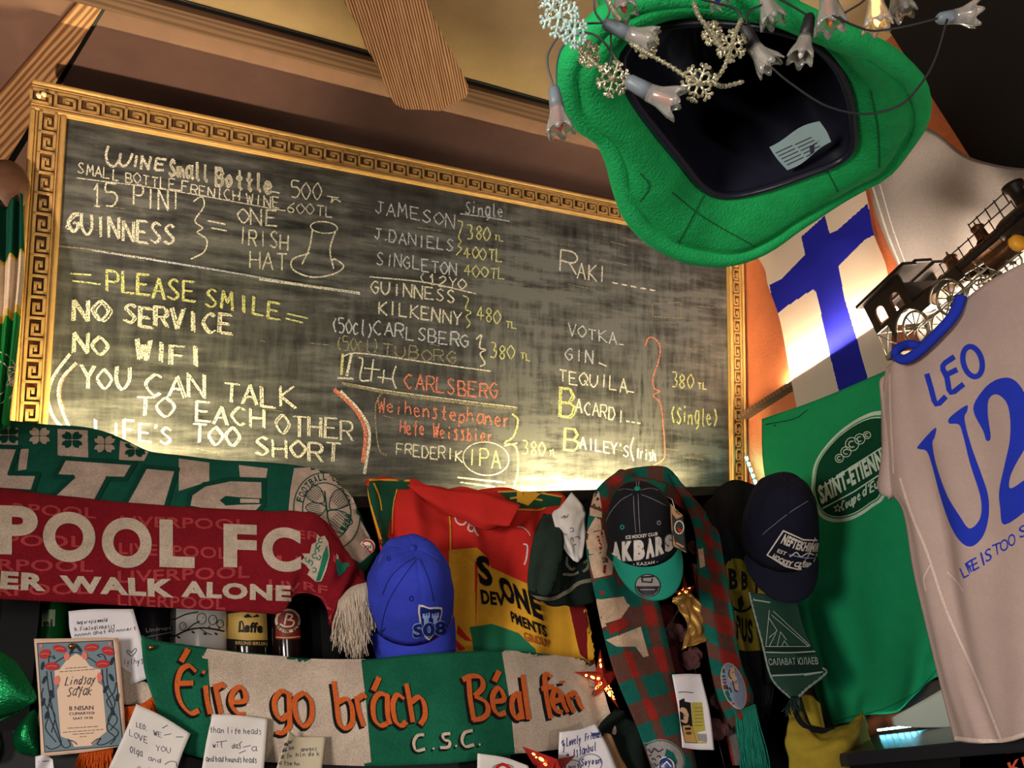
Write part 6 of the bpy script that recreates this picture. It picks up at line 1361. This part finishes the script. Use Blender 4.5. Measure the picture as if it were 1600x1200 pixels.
def invite():
    o = sheet('invitation_card', 'Y', 1.19, [[(53,998),(120,998),(185,997)], [(60,1090),(130,1088),(192,1080)], [(64,1182),(130,1176),(198,1165)]], 16, 16, [mat('card_blush', (222, 188, 160), .8, var=.04)], None, lambda u, v: .003*math.sin(u*3), .0012)
    props(o, 'invitation card with red poppies and grey-blue art nouveau border, pinned at the lower left', 'card')
    GB = mat('card_grey_blue', (112, 130, 136), .8); NV = mat('card_navy', (36, 44, 58), .8); PR = mat('poppy_red', (178, 48, 48), .8); PP = mat('poppy_pink', (220, 116, 104), .8); BL = mat('card_blush_inner', (224, 192, 164), .8)
    sh = [zp(K3, [(95,135),(745,110),(835,1010),(160,1070)], 1, 1), zp(K3, [(103,143),(738,118),(826,1003),(167,1062)], 0, 2)]
    sh.append(zp(K3, [(430,225),(500,265),(545,330),(600,355),(640,360),(632,420),(615,470),(655,500),(690,890),(640,930),(590,980),(560,1010),(415,1020),(390,970),(340,945),(300,930),(268,540),(290,495),(250,440),(248,370),(290,362),(320,320),(360,270)], 4, 3))
    for c in ([(180,375),(195,520),(230,700),(280,900),(300,1000),(220,1040),(170,1010)], [(215,375),(235,560),(190,700),(250,880),(320,1020),(380,1010),(360,950)], [(150,520),(140,600),(200,740),(170,860),(260,980)], [(240,520),(200,640),(250,760),(220,900)], [(195,320),(205,250),(250,270),(235,240)], [(240,310),(330,255),(430,215),(540,265),(610,310)],
              [(690,350),(700,500),(760,650),(700,800),(790,900),(690,990),(610,1000),(640,950)], [(650,360),(670,520),(740,700),(690,860),(760,940),(720,1000)], [(770,470),(750,560),(690,640),(780,780),(720,880)], [(690,300),(660,235),(610,240),(640,255)], [(560,995),(600,960),(640,945)], [(440,1000),(410,975),(370,960)]): sh.append(zr(K3, c, 1.5, 1, 4, 5))
    for x, y, a in ((145,330,.2),(160,450,.4),(225,570,-.4),(150,640,.3),(180,750,.3),(455,185,-.6),(395,195,.4),(735,290,.3),(730,430,-.5),(680,530,.5),(780,600,.2),(740,720,-.3)):
        c = Tz(*K3, [(x, y)])[0]; sh.append(disc(c[0], c[1], 2.6, 7, 1, 5, 10, rot=a))
    for x, y, rx, ry, a, m_ in ((165,230,52,38,-.5,2),(290,185,58,30,.25,2),(560,175,62,32,-.15,2),(700,205,55,36,.4,2),(225,335,62,34,0,2),(655,315,62,34,-.1,2),(352,250,24,34,.2,3),(503,245,24,34,-.2,3),(268,455,24,42,.2,3),(630,430,22,42,-.1,3),(135,160,14,14,0,3),(718,145,14,14,0,3)):
        c = Tz(*K3, [(x, y)])[0]; sh.append(disc(c[0], c[1], rx/5.45, ry/5.45, m_, 6, 16, rot=a))
        if m_ == 2: sh.append(ribbon([(c[0]-rx/8, c[1]+1), (c[0], c[1]-1), (c[0]+rx/8, c[1]+.5)], 1, 3, 7))
    sh += pen('Lindsay', *Tz(*K3, [(335,497),(600,480)]), 13, 1.1, 1, 5, up=(.28, -1)) + pen('&', *Tz(*K3, [(445,527),(475,525)]), 4, .8, 1, 5) + pen('Safak', *Tz(*K3, [(352,592),(575,575)]), 14, 1.1, 1, 5, up=(.28, -1))
    for b, p in (('8 NISAN', [(370,675),(575,668),(372,712),(578,705)]), ('CUMARTESI', [(372,728),(582,720),(374,752),(584,742)]), ('SAAT 19:30', [(402,770),(570,762),(404,790),(572,782)])): sh.append(text(b, Tz(*K3, p[:2]), Tz(*K3, p[2:]), 1, 5, .0))
    rn_ = random.Random(2)      # the small print, too small to read
    for x0, y0, x1, y1 in ((360,862,620,846), (318,898,660,872), (402,914,580,902), (462,935,530,930), (340,352,540,340), (290,382,600,358)):
        x = x0
        while x < x1-14:
            l = rn_.uniform(18, 46); k0, k1 = (x-x0)/(x1-x0), min(1, (x+l-x0)/(x1-x0)); sh.append(ribbon(Tz(*K3, [(x, y0+(y1-y0)*k0), (x0+(x1-x0)*k1, y0+(y1-y0)*k1)]), .9, 1, 5, 0)); x += l+9
    decal('print', o, sh, [GB, NV, PR, PP, BL], o, 1, 9, .0003)
    c = drop(o_tree[o.name], 112, 1010, .002); q = empty('push_pin', c, 'brass push pin holding the flowered invitation card', 'pin'); n = (EYE-c).normalized(); x = n.orthogonal(); bm = bmesh.new(); lathe(bm, [(0, .006), (.003, .0055), (.0042, .003), (.004, 0), (0, 0)], frame_M(c, x, n.cross(x), n), 14); bmobj('head', bm, M_brass, q)
invite()
c = drop(o_tree['banner_scarf'], 235, 1013, .002); q = empty('push_pin', c, 'small brass push pin in the top left corner of the banner scarf', 'pin'); n = (EYE-c).normalized(); x = n.orthogonal(); bm = bmesh.new(); lathe(bm, [(0, .006), (.003, .0055), (.0042, .003), (.004, 0), (0, 0)], frame_M(c, x, n.cross(x), n), 14); bmobj('head', bm, M_brass, q)
n2 = pz(K3, 'LEO,', (945,850), (1060,890), 40) + pz(K3, 'WE', (1090,920), (1180,945), 40) + pz(K3, 'LOVE', (885,925), (1060,1005), 50) + pz(K3, 'YOU', (1110,1050), (1260,1080), 48) + pz(K3, 'Olga', (890,1065), (1010,1110), 52) + pz(K3, 'and', (1045,1135), (1175,1165), 40) + pz(K3, 'Gal', (950,1230), (1100,1260), 50) + [zr(K3, [(1185,1170),(1230,1145),(1280,1150),(1290,1190)], 1.1), zr(K3, [(1165,860),(1210,835)], 1.1), zr(K3, [(1180,920),(1240,908)], 1.1), zr(K3, [(1280,935),(1340,936)], 1.1)]
note('white handwritten note tilted to the left below the orange tassels', [[(213,1100),(255,1120),(298,1146)], [(195,1145),(240,1160),(282,1185)], [(170,1200),(215,1215),(268,1232)]], 1.172, n2, M_paper)
K4 = (220, 960, 3.2)
n3 = pz(K4, 'than life heads', (345,590), (610,600), 28) + pz(K4, 'wit', (360,665), (420,665), 28) + pz(K4, 'das', (455,670), (510,672), 26) + pz(K4, 'a', (555,685), (590,685), 30) + pz(K4, 'and bad hounds heads', (325,735), (585,742), 28) + [zr(K4, [(375,640),(430,632)], 1.1), zr(K4, [(490,650),(505,635)], 1.1), zr(K4, [(510,665),(550,655)], 1.1), zr(K4, [(490,695),(525,680)], 1.1)]
note('upright cream note with pencil lines over the first word of the banner', [[(332,1116),(375,1118),(419,1123)], [(322,1160),(370,1162),(415,1165)], [(312,1225),(360,1225),(410,1226)]], 1.175, n3, M_paper)
n4 = pz(K4, 'nne her', (710,660), (760,640), 20) + pz(K4, 'ds hn', (705,690), (770,672), 22) + pz(K4, 'te fn', (690,720), (760,715), 22) + pz(K4, 'anvens', (800,685), (885,680), 20) + pz(K4, 'hln do k', (775,712), (900,705), 20) + pz(K4, 'd tse hn', (690,750), (800,758), 20)
note('small folded tan note pinned right of the upright cream note', [[(451,1142,1.168),(465,1151),(510,1151)], [(440,1170,1.168),(468,1172),(506,1175)], [(428,1215,1.168),(465,1218),(500,1220)]], 1.178, n4, mat('tan_paper', (188, 176, 148), .9, var=.1))
K5 = (860, 1000, 4.706)
n5 = [zr(K5, [(80,760),(95,735),(90,780),(102,760),(95,830)], 1.4)] + pz(K5, 'Lovely', (120,780), (230,755), 58, 1.4) + pz(K5, 'Friends', (255,740), (385,712), 50, 1.4) + pz(K5, 'in', (115,858), (142,855), 28, 1.4) + pz(K5, 'Istanbul', (165,862), (345,808), 58, 1.4) + pz(K5, 'Soyoon', (225,925), (385,905), 50, 1.5) + pz(K5, 'Louis', (110,955), (220,940), 40, 1.4) + [ringd(*Tz(*K5, [(295,905)])[0], 18, 14, 1.1, 0, 1, 30), ringd(*Tz(*K5, [(165,930)])[0], 13, 10, 1.1, 0, 1, 30)]
note('white note in blue pen reading Lovely Friends below the right of the banner', [[(874,1144),(905,1140),(932,1131)], [(872,1175),(908,1172),(950,1168)], [(871,1225),(910,1222),(968,1215)]], 1.205, n5, M_white, inkm=M_ink2)
pc = note('white card showing a round-faced child on packaging, hung between the scarf tails', [[(1050,1054),(1075,1053),(1096,1053)], [(1060,1115),(1085,1112),(1108,1108)], [(1066,1168),(1090,1171),(1115,1172)]], 1.225, (), M_white, cat='card', name='picture_card')
decal('print', pc, [zp(K5, [(918,440),(1030,460),(1045,640),(1080,760),(960,755),(925,600)], 0, 1), zp(K5, [(1035,460),(1115,458),(1150,760),(1080,762),(1045,640)], 1, 1), zp(K5, [(945,520),(965,495),(1000,510),(1012,560),(1005,610),(970,605),(945,570)], 2, 2, 2), zp(K5, [(945,630),(1040,635),(1075,755),(965,750)], 3, 2), zp(K5, [(985,645),(1030,643),(1032,660),(990,662)], 0, 3), disc(*Tz(*K5, [(1015,685)])[0], 5, 2.6, 4, 3), zp(K5, [(1082,680),(1145,665),(1150,740),(1090,752)], 5, 2)]+[ribbon(Tz(*K5, [(1085+k*8,690),(1092+k*8,745)]), .9, 0, 3, 0) for k in range(8)]+[disc(*Tz(*K5, [(960,555)])[0], 1.3, 1, 0, 3, 8), disc(*Tz(*K5, [(985,555)])[0], 1.3, 1, 0, 3, 8), ribbon(Tz(*K5, [(965,585),(985,587)]), 1, 0, 3, 0), zr(K5, [(940,385),(985,382),(1050,388)], 1.2, 0, 1)]+[ribbon(Tz(*K5, [(1060,500+k*26),(1120,498+k*26)]), 1, 6, 2, 0) for k in range(6)], [M_lbk, mat('print_olive', (172, 160, 70), .7), mat('print_skin', (196, 160, 130), .7), mat('print_tan', (186, 144, 84), .7), mat('print_brown', (96, 60, 40), .7), M_white, mat('print_dark_olive', (96, 92, 40), .7)], pc, 1, 10, .0003)
note('small white paper tag curling at the bottom left below the invitation', [[(55,1182),(72,1180),(82,1186)], [(56,1200),(72,1198),(84,1204)], [(58,1222),(74,1222),(86,1224)]], 1.15, [ribbon([(60,1190),(76,1189)], 1.2, 0, 1, 0)], M_white, .004)
pd = note('white paper with a red drawing at the bottom edge below the banner lettering', [[(746,1177),(790,1184),(826,1196)], [(745,1205),(790,1210),(832,1215)], [(745,1235),(790,1238),(832,1240)]], 1.17, (), M_paper)
decal('drawing', pd, [ribbon([(772,1203),(785,1194),(800,1203)], 5, 0, 1), ringd(786, 1200, 16, 6, 1.2, 1, 1, 20, a0=PI, a1=2*PI)], [C_RED, M_lbk], pd, 1, 8, .0004)

# ================================================================ decorations
M_foil = mat('green_foil', (18, 120, 66), .3, .75, bump=.5, bscale=320, var=.15)
def leaf(par, rows, Y): return sheet('leaf', 'Y', Y, rows, 20, 20, [M_foil], None, lambda u, v: .012*math.sin(u*PI)*math.sin(v*PI), .001, par)
sm = empty('shamrock_decoration', at(20, 1110, 'Y', 1.20), 'shiny green foil shamrock decoration at the lower left edge', 'decoration')
leaf(sm, [[(-60,1010),(-10,1013),(22,1030)], [(-70,1050),(0,1050),(46,1062)], [(-70,1090),(10,1090),(57,1094)], [(-60,1125),(-10,1122),(24,1112)]], 1.19); leaf(sm, [[(46,1112),(54,1108),(58,1112)], [(26,1135),(44,1130),(60,1145)], [(20,1160),(40,1160),(62,1172)], [(28,1176),(45,1180),(58,1181)]], 1.205)
leaf(sm, [[(-40,1135),(-20,1130),(-4,1135)], [(-60,1160),(-25,1160),(2,1165)], [(-50,1190),(-25,1195),(-5,1188)]], 1.20)
bm = bmesh.new(); tube(bm, [at(x, y, 'Y', 1.208) for x, y in ((45,1100),(30,1112),(-10,1130),(-40,1160))], .002, 6); bmobj('stem', bm, M_foil, sm)
M_star = mat('star_red', (172, 44, 34), .55, var=.15); M_glowh = mat('star_glow', (255, 205, 110), emit=(255, 190, 90), estr=5)
def star(label, c, tips, Y, holes):
    C = at(c[0], c[1], 'Y', Y-.035); o = empty('star_lantern', C, label, 'lantern', 'red star lanterns'); bm = bmesh.new()
    T_ = [at(x, y, 'Y', Y) for x, y in tips]; n = len(T_); cc = sum(T_, Vector())/n; V = [(T_[i]+T_[(i+1) % n])/2*.42+cc*.58 for i in range(n)]
    f = bm.verts.new(C); b = bm.verts.new(cc+(cc-C)); tv = [bm.verts.new(p) for p in T_]; vv = [bm.verts.new(p) for p in V]
    for i in range(n):
        for q in ((tv[i], vv[i]), (vv[i], tv[(i+1) % n])):
            bm.faces.new((f, q[0], q[1])); bm.faces.new((b, q[1], q[0]))
    s = bmobj('shell', bm, M_star, o)
    decal('pierced_hole', s, [disc(x, y, rx, ry, 0, 1, 12, rot=a) for x, y, rx, ry, a in holes], [M_glowh], s, 1, 6, .0005)
    bm = bmesh.new(); tube(bm, smooth([at(x, y, 'Y', Y+.004) for x, y in ((c[0]-2,c[1]+6),(c[0]-28,c[1]+48),(c[0]-58,c[1]+92))], 4), .0012, 5); bmobj('cord', bm, M_wire, o)
star('small red paper star lantern with lit holes beside the checked scarf', (942,1054), [(938,1014),(897,1050),(928,1090),(967,1108),(972,1048)], 1.262, [(938,1032,1.2,2.6,.3),(939,1040,1.6,3.6,-.2),(916,1055,2,2,0),(926,1058,4,2,.5),(935,1060,2.6,2.4,0),(938,1068,3,2,-.8),(933,1074,4,1.6,-.9),(952,1074,4,3.6,0),(954,1082,4,3,.6),(951,1086,4,2.4,.5),(960,1091,2.4,2.4,0),(946,1078,2,2,0)])
star('small red paper star lantern at the bottom edge left of the blue-pen note', (870,1186), [(816,1166),(838,1200),(850,1232),(890,1240),(900,1180)], 1.18, [(834,1178,3,1.6,.6),(846,1186,5,2.4,.6),(838,1183,1.6,1.4,0),(852,1194,3,1.8,.3)])
star('red paper star lantern half hidden behind the black cap peak', (1074,928), [(1068,896),(1052,925),(1060,955),(1088,952),(1086,915)], 1.30, [(1066,920,2,2,0),(1072,925,2.4,2.2,0),(1077,918,2,2,0),(1070,932,2,1.8,0),(1079,930,2,2,0),(1062,928,2,2,0)])
M_gf = mat('gold_foil', (176, 136, 70), .35, .6, bump=.4, bscale=60)
o = sheet('gold_foil_wrap', 'Y', 1.265, [[(1052,934),(1070,926),(1092,936)], [(1058,950),(1080,950),(1100,962)], [(1074,975),(1086,985),(1103,1000)], [(1066,1016),(1076,1010),(1092,1006)]], 16, 20, [M_gf], None, lambda u, v: .014*noise.noise(Vector((u*5, v*5, 2))), .001); props(o, 'crumpled gold foil hanging under the black cap between the scarf tails', 'foil')
o = sheet('maroon_cloth', 'Y', 1.325, [[(1015,950),(1040,945),(1062,955)], [(1022,1020),(1045,1015),(1068,1020)], [(1040,1100),(1060,1095),(1080,1100)]], 12, 20, [cloth('cloth_maroon', (74, 22, 26))], None, lambda u, v: .008*math.sin(u*12), .003); props(o, 'dark maroon cloth hanging behind the picture card between the scarf tails', 'cloth')
M_rose = mat('dried_rose', (78, 44, 44), .8, var=.3, vscale=60)
def rose(label, px, py, Y, r, seed):
    C = at(px, py, 'Y', Y); rnd = random.Random(seed); o = empty('dried_rose', C, label, 'flower', 'dried roses'); V = (EYE-C).normalized(); U = (CU-V*CU.dot(V)).normalized(); X = U.cross(V)
    for k in range(9):
        a = rnd.uniform(0, 6.28); q = rnd.uniform(.2, .8); bm = bmesh.new(); g = []
        for i in range(6):
            row = []
            for j in range(6):
                u, v = i/5-.5, j/5-.5
                p = C+(X*math.cos(a)+U*math.sin(a))*r*(q+u*.9)+(X*-math.sin(a)+U*math.cos(a))*r*v*1.1*(1-u*u*2)+V*(r*(.5-q)*.9+u*u*r*.9-v*v*r*.8)
                row.append(bm.verts.new(p))
            g.append(row)
        for i in range(5):
            for j in range(5): f = bm.faces.new((g[i][j], g[i+1][j], g[i+1][j+1], g[i][j+1])); f.smooth = True
        bmobj('petal', bm, M_rose, o)
    bm = bmesh.new(); tube(bm, [C, C+Vector((.01, .02, -.12))], .0016, 5); bmobj('stem', bm, M_black, o)
rose('dried dark rose beneath the gold foil', 1082, 1030, 1.30, .022, 1); rose('dried dark rose left of the gold foil', 1056, 985, 1.31, .024, 2); rose('dried rose low beside the grey back of the scarf', 1118, 1140, 1.27, .022, 3); rose('dried rose just above the lowest one, beside the picture card', 1122, 1095, 1.28, .02, 4); rose('small dried rose above the gold foil beside the scarf', 1086, 852, 1.29, .018, 5)
o = sheet('leather_strap', 'Y', 1.225, [[(944,1146),(952,1148),(960,1160)], [(940,1165),(955,1170),(972,1186)], [(948,1195),(965,1200),(990,1215)], [(962,1230),(980,1235),(1000,1240)]], 10, 14, [mat('tan_leather', (132, 98, 66), .5, var=.2, bump=.2)], None, lambda u, v: .006*math.sin(u*PI), .003); props(o, 'folded tan leather strap at the bottom beside the blue-pen note', 'strap')
o = sheet('dark_green_cloth', 'Y', 1.26, [[(960,1108),(985,1120),(1005,1140)], [(930,1138),(970,1150),(1012,1172)], [(935,1180),(980,1195),(1025,1205)], [(940,1230),(990,1235),(1040,1240)]], 20, 20, [C_BOTD], None, lambda u, v: .012*math.sin(u*9+v*3), .004); props(o, 'dark green cloth bunched at the bottom below the end of the banner', 'cloth')
# yellow cap under the green T-shirt
C_YW = cloth('cap_yellow', (150, 130, 42), var=.2, bump=.3)
def yellow():
    o = empty('yellow_cap', at(1290, 1150, 'Y', 1.27), 'mustard yellow cap crumpled below the hem of the green T-shirt', 'cap', None)
    sheet('crown', 'Y', 1.29, [[(1236,1105),(1258,1120),(1292,1142),(1328,1132),(1350,1110)], [(1230,1140),(1262,1140,1.26),(1300,1152,1.24),(1340,1132,1.25),(1357,1125)], [(1232,1180),(1265,1175,1.24),(1310,1168,1.22),(1345,1155,1.24),(1358,1160)], [(1240,1230),(1275,1225,1.26),(1310,1225,1.25),(1340,1215),(1354,1195)]], 40, 30, [C_YW], None, lambda u, v: .012*noise.noise(Vector((u*5, v*5, 6)))+.008*math.sin(u*11+v*3), .004, o)
    sheet('strap', 'Y', 1.28, [[(1252,1086),(1268,1088),(1284,1098)], [(1258,1108,1.275),(1274,1112,1.275),(1288,1118)], [(1268,1134),(1282,1136),(1292,1140)]], 12, 14, [C_YW], None, lambda u, v: .004*math.sin(u*5), .003, o)
    bm = bmesh.new(); tube(bm, smooth([at(x, y, 'Y', 1.265) for x, y in ((1240,1092),(1244,1115),(1258,1135),(1285,1142),(1302,1140))], 6), [.006]*25, 8); bmobj('sweatband', bm, C_BLK, o)
yellow()

# ================================================================ low counter along the right wall
ct = empty('side_counter', (1.68, 1.1, E0-.3), 'dark low counter along the right wall under the shirts', 'counter')
bm = bmesh.new(); box(bm, (1.36, -.8, E0-.185), (1.798, 1.36, E0-.16), bev=.003); bmobj('top', bm, mat('counter_top', (34, 33, 36), .25, spec=.5), ct)
bm = bmesh.new(); box(bm, (1.40, -.8, 0), (1.798, 1.35, E0-.185)); bmobj('body', bm, M_black, ct)
bm = bmesh.new(); box(bm, (1.72, .5, E0-.16), (1.798, 1.28, E0-.07), bev=.002); bmobj('back_ledge', bm, wood('ledge_wood', (60, 36, 22), (110, 70, 40), 12, 1), ct)
o = sheet('plastic_tray', 'X', 1.62, [[(1392,1122),(1435,1098),(1500,1060)], [(1394,1129),(1440,1125),(1500,1110)], [(1396,1134),(1445,1137),(1500,1136)]], 16, 10, [mat('tray_white', (186, 196, 184), .35, bump=.1, bscale=30)], None, lambda u, v: .002*math.sin(u*8), .004); props(o, 'pale translucent plastic tray under the hem of the grey shirt', 'tray')
led('led_strip', (1.64, 1.12, E0-.155), (1.64, 1.33, E0-.155), 12, (120, 225, 255), 26, 'pale blue light strip on the counter below the green T-shirt', up=(0, 0, 1))
bx = empty('sign_board', at(1585, 1190, 'X', 1.40), 'black board with orange letters at the bottom right corner', 'sign')
sg = sheet('panel', 'X', 1.40, [[(1500,1182),(1580,1165),(1680,1140)], [(1500,1230),(1580,1215),(1680,1190)]], 6, 4, [M_black], None, None, .004, bx)
decal('lettering', sg, [text('KI', [(1574,1192),(1600,1182)], [(1580,1210),(1606,1200)], 0, 1, .02)], [mat('sign_orange', (190, 84, 50), .6)], sg, 1, 10)
